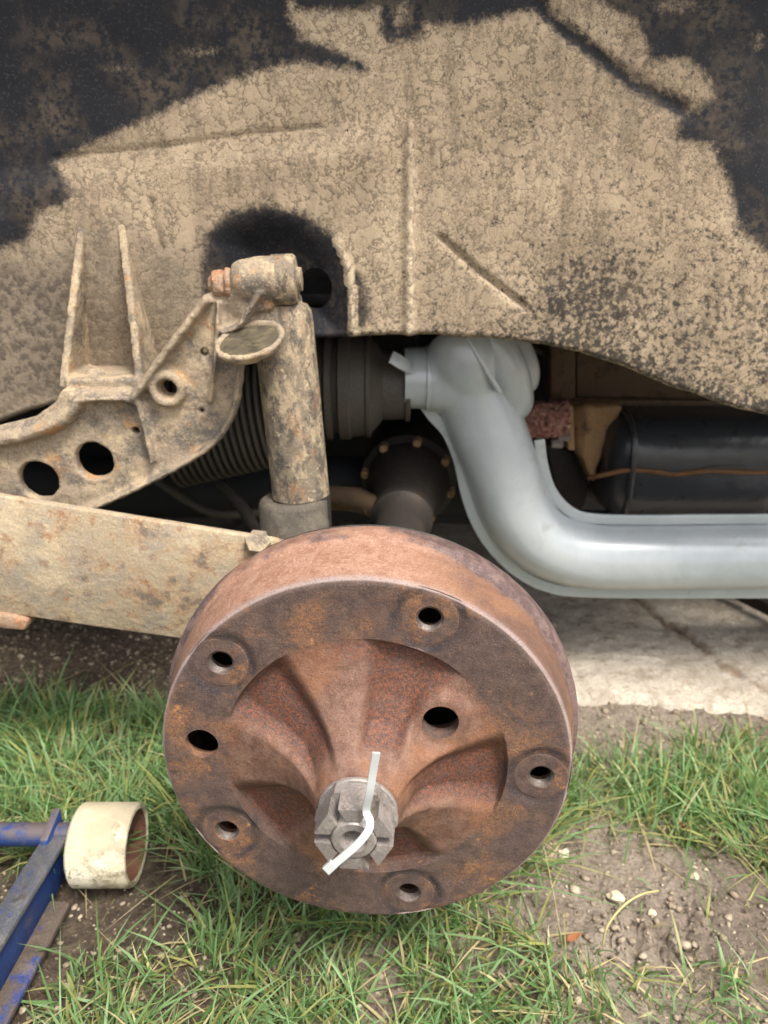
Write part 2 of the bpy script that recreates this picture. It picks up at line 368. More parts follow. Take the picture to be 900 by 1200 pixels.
# ------------------------------------------------------------------ mesh helpers
class MB:
    def __init__(s): s.v = []; s.f = []
    def add(s, v, f):
        b = len(s.v); s.v += [tuple(p) for p in v]; s.f += [tuple(i+b for i in q) for q in f]; return s
    def lathe(s, org, axis, prof, n=48, cap=(True, True), ref=None):
        org = Vector(org); a = Vector(axis).normalized()
        u = a.orthogonal().normalized() if ref is None else Vector(ref); w = a.cross(u)
        v = []; f = []
        m = len(prof)
        for d, r in prof:
            for i in range(n):
                t = 2*math.pi*i/n
                v.append(org+a*d+(u*math.cos(t)+w*math.sin(t))*r)
        for j in range(m-1):
            for i in range(n):
                k = (i+1) % n
                f.append((j*n+i, j*n+k, (j+1)*n+k, (j+1)*n+i))
        if cap[0]: f.append(tuple(range(n-1, -1, -1)))
        if cap[1]: f.append(tuple((m-1)*n+i for i in range(n)))
        return s.add(v, f)
    def tube(s, pts, rad, n=16, flat=1.0, flatdir=None, cap=True):
        pts = [Vector(p) for p in pts]
        m = len(pts)
        rad = [rad]*m if isinstance(rad, (int, float)) else list(rad)
        v = []; f = []
        u = None
        for i, p in enumerate(pts):
            t = (pts[min(i+1, m-1)]-pts[max(i-1, 0)]).normalized()
            if flatdir is not None:
                u = Vector(flatdir); u = (u-t*u.dot(t)).normalized()
            elif u is None: u = t.orthogonal().normalized()
            else: u = (u-t*u.dot(t)).normalized()
            w = t.cross(u)
            for k in range(n):
                a = 2*math.pi*k/n
                v.append(p+u*(math.cos(a)*rad[i]*flat)+w*(math.sin(a)*rad[i]))
        for j in range(m-1):
            for i in range(n):
                k = (i+1) % n
                f.append((j*n+i, j*n+k, (j+1)*n+k, (j+1)*n+i))
        if cap: f += [tuple(range(n-1, -1, -1)), tuple((m-1)*n+i for i in range(n))]
        return s.add(v, f)
    def ribbon(s, pts, width, thick, nrm=(0, -1, 0)):
        """flat bar swept along pts: width across the path in the plane normal to nrm, thickness along nrm"""
        pts = [Vector(p) for p in pts]; m = len(pts)
        width = [width]*m if isinstance(width, (int, float)) else width
        v = []; f = []
        for i, p in enumerate(pts):
            t = (pts[min(i+1, m-1)]-pts[max(i-1, 0)]).normalized()
            nn = Vector(nrm); nn = (nn-t*nn.dot(t)).normalized(); w = t.cross(nn)
            for a, b in ((-1, -1), (1, -1), (1, 1), (-1, 1)):
                v.append(p+w*(a*width[i]/2)+nn*(b*thick/2))
        for j in range(m-1):
            for k in range(4):
                l = (k+1) % 4
                f.append((j*4+k, j*4+l, (j+1)*4+l, (j+1)*4+k))
        f += [(3, 2, 1, 0), ((m-1)*4, (m-1)*4+1, (m-1)*4+2, (m-1)*4+3)]
        return s.add(v, f)
    def prism(s, pts, off):
        """polygon pts (in order) pushed along off"""
        pts = [Vector(p) for p in pts]; off = Vector(off); n = len(pts)
        v = pts+[p+off for p in pts]
        f = [tuple(range(n-1, -1, -1)), tuple(range(n, 2*n))]
        f += [(i, (i+1) % n, n+(i+1) % n, n+i) for i in range(n)]
        return s.add(v, f)
    def box(s, a, b):
        (x0, y0, z0), (x1, y1, z1) = a, b
        return s.add([(x0, y0, z0), (x1, y0, z0), (x1, y1, z0), (x0, y1, z0), (x0, y0, z1), (x1, y0, z1), (x1, y1, z1), (x0, y1, z1)],
                     [(3, 2, 1, 0), (4, 5, 6, 7), (0, 1, 5, 4), (1, 2, 6, 5), (2, 3, 7, 6), (3, 0, 4, 7)])
    def mesh(s, name):
        me = bpy.data.meshes.new(name)
        me.from_pydata(s.v, [], s.f); me.update()
        bm = bmesh.new(); bm.from_mesh(me)
        bmesh.ops.recalc_face_normals(bm, faces=bm.faces); bm.to_mesh(me); bm.free()
        return me

def link(name, me, mat, parent=None, angle=40, loc=None):
    if mat is not None:
        me.materials.clear(); me.materials.append(mat)
    o = bpy.data.objects.new(name, me)
    col.objects.link(o)
    me.shade_smooth()
    if angle: me.set_sharp_from_angle(angle=math.radians(angle))
    if parent is not None:
        o.parent = parent
        w = Vector((0, 0, 0)); q = parent
        while q is not None:
            w += q.location if q.get('keep') is None else Vector((0, 0, 0)); q = q.parent
        o.location = -w if loc is None else loc
    return o
def part(name, mb, mat, parent, angle=40, bevel=0.0, remesh=0.0, disp=0.0, dscale=60, smooth=0, label=None):
    me = mb.mesh(name) if isinstance(mb, MB) else mb
    if bevel or remesh or smooth:
        t = bpy.data.objects.new('tmp', me); col.objects.link(t)
        if bevel:
            b = t.modifiers.new('b', 'BEVEL'); b.width = bevel; b.segments = 2; b.limit_method = 'ANGLE'; b.angle_limit = math.radians(35)
        if remesh:
            r = t.modifiers.new('r', 'REMESH'); r.mode = 'VOXEL'; r.voxel_size = remesh
        if smooth:
            sm = t.modifiers.new('s', 'SMOOTH'); sm.iterations = smooth; sm.factor = 0.5
        dg = bpy.context.evaluated_depsgraph_get()
        me2 = bpy.data.meshes.new_from_object(t.evaluated_get(dg)); bpy.data.objects.remove(t); me = me2
        me.name = name
    if disp:
        me.update()
        nv = [v.normal.copy() for v in me.vertices]
        for v, nn in zip(me.vertices, nv):
            v.co += nn*(disp*(mnoise.fractal(v.co*dscale, 0.9, 2.1, 4)))
        me.update()
    o = link(name, me, mat, parent, angle if not remesh else 0)
    if label: o['label'] = label
    return o
def boolean(me, cutters, op='DIFFERENCE'):
    t = bpy.data.objects.new('tmp', me); col.objects.link(t)
    cs = []
    for c in cutters:
        co = bpy.data.objects.new('cut', c); col.objects.link(co); cs.append(co)
        b = t.modifiers.new('b', 'BOOLEAN'); b.operation = op; b.object = co; b.solver = 'EXACT'
    dg = bpy.context.evaluated_depsgraph_get()
    m2 = bpy.data.meshes.new_from_object(t.evaluated_get(dg))
    for c in cs: bpy.data.objects.remove(c)
    bpy.data.objects.remove(t)
    return m2
def empty(name, loc):
    e = bpy.data.objects.new(name, None); col.objects.link(e); e.location = loc; e.empty_display_size = 0.05; return e
def tag(o, label=None, cat=None, group=None, kind=None):
    for k, v in (('label', label), ('category', cat), ('group', group), ('kind', kind)):
        if v: o[k] = v
    return o
def setattr_f(me, name, arr):
    a = me.attributes.new(name, 'FLOAT', 'POINT'); a.data.foreach_set('value', np.asarray(arr, np.float32))
def gridmesh(name, X, Y, Z, keep=None):
    h, w = X.shape
    v = np.stack([X, Y, Z], -1).reshape(-1, 3)
    i = np.arange(h*w).reshape(h, w)
    f = np.stack([i[:-1, :-1], i[:-1, 1:], i[1:, 1:], i[1:, :-1]], -1).reshape(-1, 4)
    if keep is not None: f = f[keep.reshape(-1)]
    me = bpy.data.meshes.new(name)
    me.vertices.add(len(v)); me.vertices.foreach_set('co', v.ravel())
    me.loops.add(len(f)*4); me.loops.foreach_set('vertex_index', f.ravel().astype(np.int32))
    me.polygons.add(len(f)); me.polygons.foreach_set('loop_start', np.arange(0, len(f)*4, 4, dtype=np.int32))
    me.update(calc_edges=True)
    return me

# ================================================================== GROUND
def axis(a, b, step, far, n=26):
    core = np.arange(a, b+1e-6, step)
    g = np.geomspace(0.02, far, n)
    return np.concatenate([a-g[::-1], core, b+g])
gx = axis(-0.75, 0.8, 0.006, 120); gy = axis(-0.1, 1.3, 0.006, 120)
GX, GY = np.meshgrid(gx, gy)
PX, PY = pix(GX, np.maximum(GY, 0.15), 0*GX)
def ground_h(x, y):
    h = (fbm(x*9, y*9, 4, 3)-0.5)*0.022 + (fbm(x*60, y*60, 3, 9)-0.5)*0.009 + (vnoise(x*140, y*140, 21)-0.5)*0.003
    near = sstep(4.0, 1.0, np.hypot(x, y))
    return h*near
GZ = ground_h(GX, GY)
px_, py_ = PX, PY
tread = sstep(700, 720, px_)*sstep(850, 815, px_)*sstep(1045, 1060, py_)*sstep(1135, 1110, py_)
GZ -= tread*0.006*(0.5+0.5*np.cos(px_*2*math.pi/31))
gm = gridmesh('ground', GX, GY, GZ)
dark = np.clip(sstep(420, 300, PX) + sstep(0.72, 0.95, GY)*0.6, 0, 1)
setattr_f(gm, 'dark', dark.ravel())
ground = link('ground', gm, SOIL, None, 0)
tag(ground, 'bare trodden soil with patches of grass under the car', None, None, 'structure')

# concrete slab behind, right of the drum
def slab_edge(x):
    return 0.685 + 0.02*np.sin(x*9+1) + 0.03*(fbm(x*14, x*0+2.2, 3, 5)-0.5) + 0.02*sstep(0.5, 0.2, x)
sx = np.concatenate([np.arange(0.03, 0.75, 0.005), np.geomspace(0.76, 3.0, 14)])
tt = np.concatenate([np.arange(0, 0.62, 0.005), np.geomspace(0.63, 4, 16)])
SX, ST = np.meshgrid(sx, tt)
SY = slab_edge(SX)+ST
SX = SX + 0.02*(fbm(SY*12, SX*0+7, 3, 8)-0.5)*(SX < 0.05)
SPX, SPY = pix(SX, SY, 0*SX+0.012)
crack = [(735, 690), (775, 722), (800, 738), (822, 752), (845, 775), (872, 790), (905, 806)]
dc = dseg(SPX, SPY, crack)
SZ = 0.009 + (fbm(SX*16, SY*16, 3, 31)-0.5)*0.005 + (fbm(SX*110, SY*110, 2, 37)-0.5)*0.004 - 0.005*sstep(4, 0, dc + 8*(fbm(SX*80, SY*80, 2, 4)-0.5))
SZ -= 0.004*sstep(0.0, 1, SX*0) + 0.02*sstep(0.02, 0.0, ST)
cm = gridmesh('concrete_slab', SX, SY, SZ)
setattr_f(cm, 'crack', (0.6*sstep(6, 1, dc+16*(fbm(SX*60, SY*60, 3, 14)-0.5))).ravel())
setattr_f(cm, 'worn', (0.85*sstep(0.42, 0.24, SX+0.25*(fbm(SX*6, SY*6, 3, 41)-0.5))+0.1).ravel())
slab = link('concrete_slab', cm, CONC, None, 0)
tag(slab, 'cracked pale concrete slab behind the brake drum', None, None, 'structure')

# ================================================================== CAR
car = empty('car', (0, 0.7, 0))
tag(car, 'old car with one wheel removed, its rusty brake drum and muddy wheel arch exposed', 'car')

# ---- wheel arch
def build_arch():
    pxs = np.arange(-330, 1240, 4.0)
    bx = [-330, -100, 0, 60, 100, 150, 170, 215, 250, 300, 340, 370, 410, 480, 560, 620, 680, 740, 800, 850, 900, 1000, 1240]
    by = [545, 512, 492, 468, 462, 462, 440, 425, 410, 396, 392, 391, 389, 387, 391, 397, 408, 428, 452, 469, 479, 505, 560]
    bot = np.interp(pxs, bx, by)
    k = np.ones(9)/9; bot = np.convolve(np.pad(bot, 4, 'edge'), k, 'valid')
    bot = bot + (fbm(pxs/30, pxs*0, 3, 2)-0.5)*5
    rows = np.linspace(0, 1, 132)
    top = -60.0
    PXg = np.repeat(pxs[None], len(rows), 0)
    PYg = top + rows[:, None]*(bot[None]-top)
    Y0 = 0.665
    # relief (metres, positive = away from the camera)
    d = np.zeros_like(PXg)
    d += 0.012*((PXg-450)/450)**2*0.0
    pocket = [(243, 310), (246, 275), (270, 250), (315, 241), (358, 250), (388, 275), (405, 305), (414, 345), (417, 400), (300, 420), (250, 380)]
    sp = sdpoly(PXg, PYg, pocket)
    d += 0.016*sstep(-2, 60, sp)
    d -= 0.003*sstep(7, 0, np.abs(dseg(PXg, PYg, [(398, 283), (411, 315), (415, 388)])))
    d -= 0.006*sstep(9, 1, dseg(PXg, PYg, [(480, 150), (479, 400)]))
    cr = dseg(PXg, PYg, [(70, 187), (200, 172), (300, 158), (378, 150)])
    d += 0.0025*sstep(5, 0, cr) - 0.008*sstep(0, 40, sdpoly(PXg, PYg, [(70, 188), (378, 151), (480, 120), (480, 600), (-400, 600), (-400, 230)]))
    d += 0.004*sstep(7, 0, dseg(PXg, PYg, [(515, 278), (560, 318), (612, 358)]))
    d += 0.0035*sstep(18, 0, dseg(PXg, PYg, [(615, -5), (660, 38), (735, 95), (800, 132)]))
    d += 0.004*sstep(5, 0, dseg(PXg, PYg, [(185, 235), (188, 262), (197, 290)]))
    d -= 0.003*sstep(14, 0, dseg(PXg, PYg, [(14, 260), (10, 320), (2, 470)]))
    # swelling towards the right and the turned lower edge
    d -= 0.03*sstep(560, 1000, PXg)*sstep(100, 480, PYg)
    d -= 0.012*np.sin(np.clip((PYg+60)/520, 0, 1)*math.pi)
    d += (fbm(PXg/150, PYg/150, 2, 61)-0.5)*0.010
    w1 = fbm(PXg/13+3*fbm(PXg/40, PYg/40, 2, 5), PYg/13+3*fbm(PXg/40, PYg/40, 2, 6), 3, 71)
    mudw = np.abs(w1-0.5)
    d += (fbm(PXg/22, PYg/22, 2, 81)-0.5)*0.001
    # mud / underseal map
    blacks = [
        [(-400, -200), (340, -200), (341, 22), (354, 45), (392, 60), (424, 74), (432, 87), (395, 83), (340, 77), (285, 93), (240, 111), (190, 136), (150, 153), (112, 170), (84, 186), (72, 196), (85, 208), (99, 228), (84, 242), (58, 250), (42, 284), (6, 292), (-60, 330), (-400, 380)],
        [(444, -200), (444, 36), (452, 52), (490, 50), (498, 34), (545, 32), (600, 20), (640, 12), (690, -200)],
        [(668, -200), (700, 2), (742, 22), (756, 55), (756, 74), (800, 70), (820, 88), (832, 116), (792, 138), (784, 165), (826, 172), (842, 212), (852, 268), (888, 300), (897, 338), (960, 350), (1500, 420), (1500, -200)],
        [(612, -30), (655, 22), (700, 54), (745, 92), (806, 122), (800, 146), (735, 108), (690, 74), (650, 40), (612, 6)],
        [(240, 316), (245, 276), (270, 250), (315, 239), (360, 248), (392, 275), (413, 305), (432, 342), (434, 370), (418, 388), (420, 440), (300, 440), (250, 380)],
        [(330, -300), (460, -300), (460, 12), (400, 16), (344, 14)],
    ]
    s = np.full(PXg.shape, -1e9)
    for b in blacks: s = np.maximum(s, sdpoly(PXg, PYg, b))
    s = np.where(dseg(PXg, PYg, [(398, 283), (411, 315), (415, 388)]) < 6, -12, s)
    mud = np.clip(0.5 - s/38, 0, 1)
    for cx, cy, rx, ry, a in ((140, 80, 50, 14, .36), (237, 62, 50, 14, .42), (190, 70, 80, 16, .28), (30, 150, 36, 16, .3), (60, 45, 60, 24, .26), (100, 140, 60, 20, .26), (790, 8, 40, 16, .55), (885, 50, 18, 20, .45), (880, 190, 26, 40, .2), (470, 20, 18, 40, .5)):
        mud = np.maximum(mud, a*np.exp(-(((PXg-cx)/rx)**2+((PYg-cy)/ry)**2)))
    lower = (bot[None]-PYg)
    wear = 0.6*np.exp(-(((PXg-670)/70)**2+((PYg-350)/55)**2)) + 0.55*sstep(26, 0, lower)*sstep(380, 420, PXg) + 0.5*sstep(560, 720, PXg)*sstep(200, 380, PYg) + 0.25*sstep(300, 600, PXg)
    grey = sstep(180, 60, PXg)*sstep(250, 330, PYg)*0.9 + 0.7*sstep(-10, 30, sdpoly(PXg, PYg, [(150, 240), (245, 300), (240, 360), (170, 440), (60, 470), (-300, 500), (-300, 300), (60, 300)]))
    pale = sstep(7, 2, dseg(PXg, PYg, [(481, 170), (479, 400)]))*0.8 + 0.8*sstep(5, 1, dseg(PXg, PYg, [(398, 283), (411, 315), (415, 388)])) + 0.35*np.exp(-(((PXg-470)/70)**2+((PYg-300)/90)**2))
    ex, ey, erx, ery = 370, 337, 20, 24
    cxm = (PXg[:-1, :-1]+PXg[1:, 1:])/2; cym = (PYg[:-1, :-1]+PYg[1:, 1:])/2
    hole = np.hypot((cxm-ex)/erx, (cym-ey)/ery) < 1
    hp = np.pad(hole, 1); cnt = hp[:-1, :-1].astype(int)+hp[1:, :-1]+hp[:-1, 1:]+hp[1:, 1:]
    bnd = (cnt > 0) & (cnt < 4)
    el = np.maximum(np.hypot((PXg-ex)/erx, (PYg-ey)/ery), 1e-6)
    PXg = np.where(bnd, ex+(PXg-ex)/el, PXg); PYg = np.where(bnd, ey+(PYg-ey)/el, PYg)
    pts = np.empty(PXg.shape+(3,))
    dz = (600-PYg)/FPX
    dirx = (PXg-450)/FPX; diry = CF[1]+CU[1]*dz; dirz = CF[2]+CU[2]*dz
    kk = Y0/diry
    pts[..., 0] = dirx*kk; pts[..., 1] = Y0+d; pts[..., 2] = CAM_H+dirz*kk
    # turned lower edge: rows rolled back into the car
    ext = []
    for i, (bk, dn) in enumerate(((0.004, -0.0025), (0.010, -0.003), (0.018, -0.001), (0.030, 0.002))):
        r = pts[-1].copy(); r[:, 1] += bk; r[:, 2] += dn; ext.append(r)
    # above the frame: the arch rolls out towards the wheel opening
    up = []
    base = pts[0].copy()
    for i in range(1, 15):
        a = i/14*math.pi*0.5
        r = base.copy(); r[:, 1] -= 0.09*(1-math.cos(a)); r[:, 2] += 0.22*math.sin(a); up.append(r)
    for i in range(1, 4):
        r = up[-1].copy() if i == 1 else up[-1].copy(); r[:, 1] -= 0.012; r[:, 2] -= 0.002*i; up.append(r)
    allp = np.concatenate([np.array(up[::-1]), pts, np.array(ext)], 0)
    nu, ne = len(up), len(ext)
    def padr(a, t): return np.concatenate([np.repeat(a[:1]*0+t, nu, 0), a, np.repeat(a[-1:]*0.6, ne, 0)], 0)
    keep = np.ones((allp.shape[0]-1, allp.shape[1]-1), bool)
    keep[nu:nu+hole.shape[0]] &= ~hole
    me = gridmesh('wheel_arch', allp[..., 0], allp[..., 1], allp[..., 2], keep)
    setattr_f(me, 'mud', padr(mud, 0.05).ravel()); setattr_f(me, 'wear', padr(wear, 0).ravel()); setattr_f(me, 'pale', padr(pale, 0).ravel()); setattr_f(me, 'grey', padr(grey, 0).ravel())
    bm = bmesh.new(); bm.from_mesh(me); bmesh.ops.recalc_face_normals(bm, faces=bm.faces)
    loose = [v for v in bm.verts if not v.link_faces]; bmesh.ops.delete(bm, geom=loose, context='VERTS')
    bm.to_mesh(me); bm.free()
    return me
arch = link('wheel_arch', build_arch(), MUD, car, 0)
tag(arch, 'black undersealed wheel arch caked with dried tan mud')

# outer wing above the opening, out of the top of the photograph
mb = MB()
wing = []
for i in range(25):
    x = -0.95+i*0.08
    wing.append((x, 0.520, 0.5+0.40))
mb.ribbon(wing, 0.03, 0.02, (0, -1, 0))
part('wing_lip', mb, BODY, car, bevel=0.004)

# ---- floor pan and masses added to darken the gap; torsion tube, cross member
mb = MB(); mb.box((-1.3, 0.70, 0.425), (1.0, 1.75, 0.46)); part('floor_pan', mb, UNDER, car, bevel=0.01)
mb = MB(); mb.lathe((-1.0, 0.90, 0.186), (1, 0, 0), [(0, 0.034), (0.01, 0.038), (1.14, 0.038), (1.15, 0.034)], 40)
part('torsion_tube', mb, UNDER, car)
mb = MB()
mb.lathe((0.02, 1.35, 0.25), (0, 1, -0.05), [(-0.20, 0.10), (-0.17, 0.15), (0.02, 0.165), (0.05, 0.18), (0.30, 0.18), (0.35, 0.13)], 40)
mb.box((-0.30, 1.10, 0.10), (0.05, 1.5, 0.43)); mb.box((0.05, 1.15, 0.085), (0.75, 1.6, 0.43)); mb.box((-1.2, 1.0, 0.10), (-0.28, 1.3, 0.43))  # plain boxes added to block light from the far side
part('gearbox_light_block', mb, UNDER, car, bevel=0.02)
mb = MB(); mb.tube([P(370, 596, 0.88), P(600, 606, 0.88), P(760, 610, 0.9)], 0.012, 14, 0.6, (0, 1, 0)); part('cross_member', mb, UNDER, car)
mb = MB(); mb.tube(smooth_path([P(225, 545, 0.80), P(262, 570, 0.78), P(285, 596, 0.76), P(300, 625, 0.70), P(306, 640, 0.62)], 6), 0.0065, 12)
part('brake_hose', mb, OILY, car)
mb = MB(); mb.tube([P(385, 583, 0.80), P(420, 586, 0.78), P(446, 597, 0.76)], [0.016, 0.016, 0.014], 18, 0.8)
mb.lathe(P(436, 593, 0.765), (0.1, -1, 0.3), [(0, 0.010), (0.006, 0.010), (0.008, 0.005), (0.002, 0.004)], 16)
part('handbrake_cable_end', mb, TIN, car)

for a_ in ([P(600, 402, 1.0), P(640, 415, 0.99), P(655, 450, 0.98), P(648, 500, 1.0), P(655, 560, 1.0)], [P(520, 560, 0.95), P(560, 540, 0.96), P(640, 545, 0.97), P(690, 575, 0.97), P(720, 600, 0.98)], [P(180, 560, 0.83), P(225, 590, 0.82), P(262, 603, 0.80), P(330, 598, 0.80)]):
    mb = MB(); mb.tube(smooth_path(a_, 6), 0.005, 10); part('cable', mb, RUBBER, car)
mb = MB(); mb.prism([P(640, 520, 0.95), P(672, 530, 0.95), P(690, 575, 0.95), P(680, 604, 0.95), P(655, 590, 0.95)], (0, 0.012, 0)); part('mounting_tab', mb, OILY, car, bevel=0.002)
# ---- half shaft and joint, on the drum's axis
DY = math.radians(-3.84)
DC = Vector((-0.0116, 0.3656, CAM_H-0.298))
AX = Vector((-math.sin(DY), math.cos(DY), 0))
AXS = (AX+Vector((0.02, 0, 0.03))).normalized()
sc = DC+AX*0.10
mb = MB()
mb.lathe(sc, AXS, [(0.0, 0.030), (0.18, 0.026), (0.24, 0.025), (0.26, 0.027), (0.265, 0.032), (0.28, 0.032), (0.29, 0.029)], 36)
shaft = part('half_shaft', mb, OILY, car)
mb = MB()
mb.lathe(sc, AXS, [(0.29, 0.030), (0.32, 0.036), (0.35, 0.045), (0.375, 0.048), (0.38, 0.055), (0.42, 0.057), (0.425, 0.052), (0.62, 0.055)], 40)
part('joint_cup', mb, OILY, shaft)
u = AXS.orthogonal().normalized(); w = AXS.cross(u)
for i in range(8):
    a = 2*math.pi*i/8+0.2
    mb = MB(); mb.lathe(sc+AXS*0.378+(u*math.cos(a)+w*math.sin(a))*0.050, AXS, [(-0.012, 0.0045), (-0.002, 0.0052), (0.004, 0.0052)], 12)
    part('joint_bolt', mb, TINB, shaft)

# ---- rubber boot and concertina hose (axis across the car)
YB = 0.775
def xs(px, py=450, Y=YB): return P(px, py, Y).x
zc = P(450, 452, YB).z
mp = mpp(452, YB)
prof = []
for px, r in ((366, 52), (368, 61), (373, 62), (376, 54), (381, 54), (384, 63), (390, 63), (393, 55), (397, 55), (399, 63), (410, 63), (412, 60), (428, 58), (430, 60), (434, 60), (436, 54), (444, 46), (448, 40), (474, 39), (475, 42), (480, 42), (481, 34)):
    prof.append((xs(px), r*mp))
mb = MB(); mb.lathe((0, YB, zc), (1, 0, 0), prof, 56)
boot = part('rubber_boot', mb, RUBBER, car, label='black rubber boot pushed over the silver tube')
prof = []
for i in range(22):
    px = 196+i*8
    r = 82 - i*0.8
    prof += [(xs(px), r*mp), (xs(px+2.5), (r-0.5)*mp), (xs(px+4.5), (r-7)*mp), (xs(px+6.5), (r-6.5)*mp)]
mb = MB(); mb.lathe((0, YB+0.01, zc-0.012), Vector((1, 0, 0.12)), prof, 56)
part('concertina_hose', mb, RUBBER, car, label='ribbed black concertina hose behind the shock absorber')

# ---- silver heater tube
YS = 0.765
ms = mpp(600, YS)
main = smooth_path([P(548, 425, YS), P(556, 462, YS), P(572, 505, YS), P(590, 555, YS), P(606, 600, YS), P(636, 634, YS), P(686, 650, YS), P(760, 652, YS), P(860, 651, YS), P(1000, 650, YS), P(1250, 650, YS)], 8)
rr = []
for p in main:
    px, py = pix(p.x, p.y, p.z)
    rr.append(np.interp(py, [420, 470, 505, 555, 600, 634, 652], [44, 45, 45, 43, 41.5, 40.5, 40])*mpp(py, YS))
mb = MB(); mb.tube(main, rr, 40)
mb.lathe((0, YS, P(0, 443, YS).z), (1, 0, 0), [(xs(497, 443, YS), 36*ms), (xs(540, 443, YS), 40*ms), (xs(560, 443, YS), 44*ms)], 40)
mb.tube(smooth_path([P(540, 392, YS-0.006), P(546, 420, YS-0.014), P(556, 456, YS-0.006)], 5), [0.028, 0.032, 0.034, 0.035, 0.035, 0.035, 0.034, 0.032, 0.03, 0.03, 0.03][:11], 28)
tube = part('heater_tube', mb, SILVER, car, remesh=0.003, smooth=14, label='silver painted bent heater tube with seam flanges')
for pts_, r_ in (([P(566, 384, YS-0.012), P(580, 410, YS-0.016), P(593, 436, YS-0.014), P(599, 462, YS-0.004), P(600, 480, YS+0.012)], 0.022), ([P(590, 384, YS+0.012), P(604, 410, YS+0.012), P(613, 434, YS+0.013), P(611, 458, YS+0.018)], 0.0165)):
    lob = smooth_path(pts_, 6); mb = MB()
    mb.tube(lob, [r_]*(len(lob)-4)+[r_*0.97, r_*0.9, r_*0.72, r_*0.35], 28)
    part('side_lobe', mb, SILVER, tube)
mb = MB()
mb.lathe((0, YS, P(0, 443, YS).z), (1, 0, 0), [(xs(474, 443, YS), 33*ms), (xs(498, 443, YS), 33.5*ms), (xs(499, 443, YS), 36*ms), (xs(510, 443, YS), 36*ms)], 48)
part('collar', mb, SILVER, tube)
mb = MB(); mb.ribbon([P(458, 418, YS-0.045), P(468, 424, YS-0.043), P(478, 430, YS-0.036), P(482, 432, YS-0.03)], [0.012, 0.013, 0.012, 0.01], 0.0025, (0.2, -0.9, 0.5))
part('clamp_tab', mb, SILVER, tube, bevel=0.0006)
fl = smooth_path([P(498, 474, YS), P(507, 487, YS), P(525, 508, YS), P(538, 540, YS), P(547, 580, YS), P(560, 615, YS), P(580, 645, YS), P(607, 670, YS), P(640, 687, YS), P(690, 694, YS), P(860, 695, YS), P(1250, 694, YS)], 6)
mb = MB(); mb.ribbon(fl, 0.012, 0.004, (0, -1, 0)); part('seam_flange', mb, SILVER, tube, bevel=0.001)
fl = smooth_path([P(632, 515, YS), P(636, 545, YS), P(646, 575, YS), P(665, 597, YS), P(692, 607, YS), P(760, 609, YS), P(860, 608, YS), P(1250, 607, YS)], 6)
mb = MB(); mb.ribbon(fl, 0.011, 0.004, (0, -1, 0)); part('seam_flange', mb, SILVER, tube, bevel=0.001)
mb = MB(); mb.ribbon(smooth_path([P(546, 394, YS-0.040), P(560, 418, YS-0.044), P(573, 440, YS-0.043), P(585, 459, YS-0.040)], 5), 0.0045, 0.010, (0.1, -1, 0.2)); part('seam_flange', mb, SILVER, tube, bevel=0.001)

# ---- silencer, tin, fibre pipe
YM = 0.92
mm = mpp(540, YM)
zM = P(0, 540, YM).z
prof = []
x0 = P(700, 540, YM).x
for i in range(9):
    a = i/8*math.pi/2
    prof.append((x0+0.035*(1-math.cos(a)), (0.35+0.65*math.sin(a)**0.6)*63*mm))
for dx, k in ((0.06, 1.0), (0.135, 1.0), (0.150, 1.0), (0.158, 0.985), (0.163, 0.91), (0.168, 0.985), (0.176, 1.0), (0.30, 1.0), (0.45, 1.0), (0.49, 0.6)):
    prof.append((x0+dx+0.035, 63*mm*k))
mb = MB(); mb.lathe((0, YM, zM), (1, 0, 0), prof, 64)
mu = mb.mesh('silencer')
for v in mu.vertices:                     # squarish section
    dy, dz = v.co.y-YM, v.co.z-zM
    r = math.hypot(dy, dz)
    if r > 1e-6:
        a = math.atan2(dz, dy); k = (abs(math.cos(a))**3.2+abs(math.sin(a))**3.2)**(-1/3.2)
        v.co.y = YM+dy*k*1.0; v.co.z = zM+dz*k*0.97
sil = part('silencer', mu, BLACKM, car, angle=50, label='black enamelled silencer box behind the silver tube')
rim = []
mb = MB()
for i in range(65):
    a = 2*math.pi*i/64
    k = (abs(math.cos(a))**3.2+abs(math.sin(a))**3.2)**(-1/3.2)
    rim.append((x0+0.022, YM+math.cos(a)*k*64*mm, zM+math.sin(a)*k*62.5*mm))
mb.tube(rim, 0.004, 8, cap=False); part('end_rim', mb, BLACKM, sil)
yw = YM-0.068
mb = MB(); mb.tube(smooth_path([P(690, 560, yw+0.012), P(705, 557, yw), P(735, 551, yw), P(770, 553, yw), P(790, 556, yw), P(830, 552, yw), P(900, 554, yw), P(1050, 552, yw)], 6), 0.0028, 10)
part('tie_wire', mb, WIRE, sil, label='rusty wire tied round the silencer')
mb = MB(); mb.ribbon(smooth_path([P(742, 556, YM-0.064), P(765, 560, YM-0.066), P(792, 560, YM-0.066), P(830, 548, YM-0.066), P(870, 546, YM-0.066)], 5), 0.004, 0.006); part('body_seam', mb, BLACKM, sil)
mb = MB(); mb.prism([P(664, 476, 0.93), P(690, 476, 0.90), P(734, 476, 0.90), P(720, 500, 0.90), P(704, 540, 0.90), P(697, 570, 0.90), P(684, 540, 0.90), P(668, 524, 0.92)], (0, 0.05, 0))
part('outlet_box', mb, TINB, car, bevel=0.003, remesh=0.004, smooth=3, disp=0.002)
mb = MB(); mb.prism([P(664, 476, 0.885), P(672, 476, 0.885), P(674, 528, 0.885), P(666, 528, 0.885)], (0, 0.05, 0)); fl_ = part('outlet_flange', mb, TINB, car, bevel=0.002)
for (a, b) in ((652, 520), (660, 512)):
    mb = MB(); mb.lathe(P(a, b, 0.88), (1, 0, 0), [(-0.006, 0.005), (0.006, 0.006), (0.008, 0.004)], 6); part('flange_bolt', mb, NUTM, fl_)
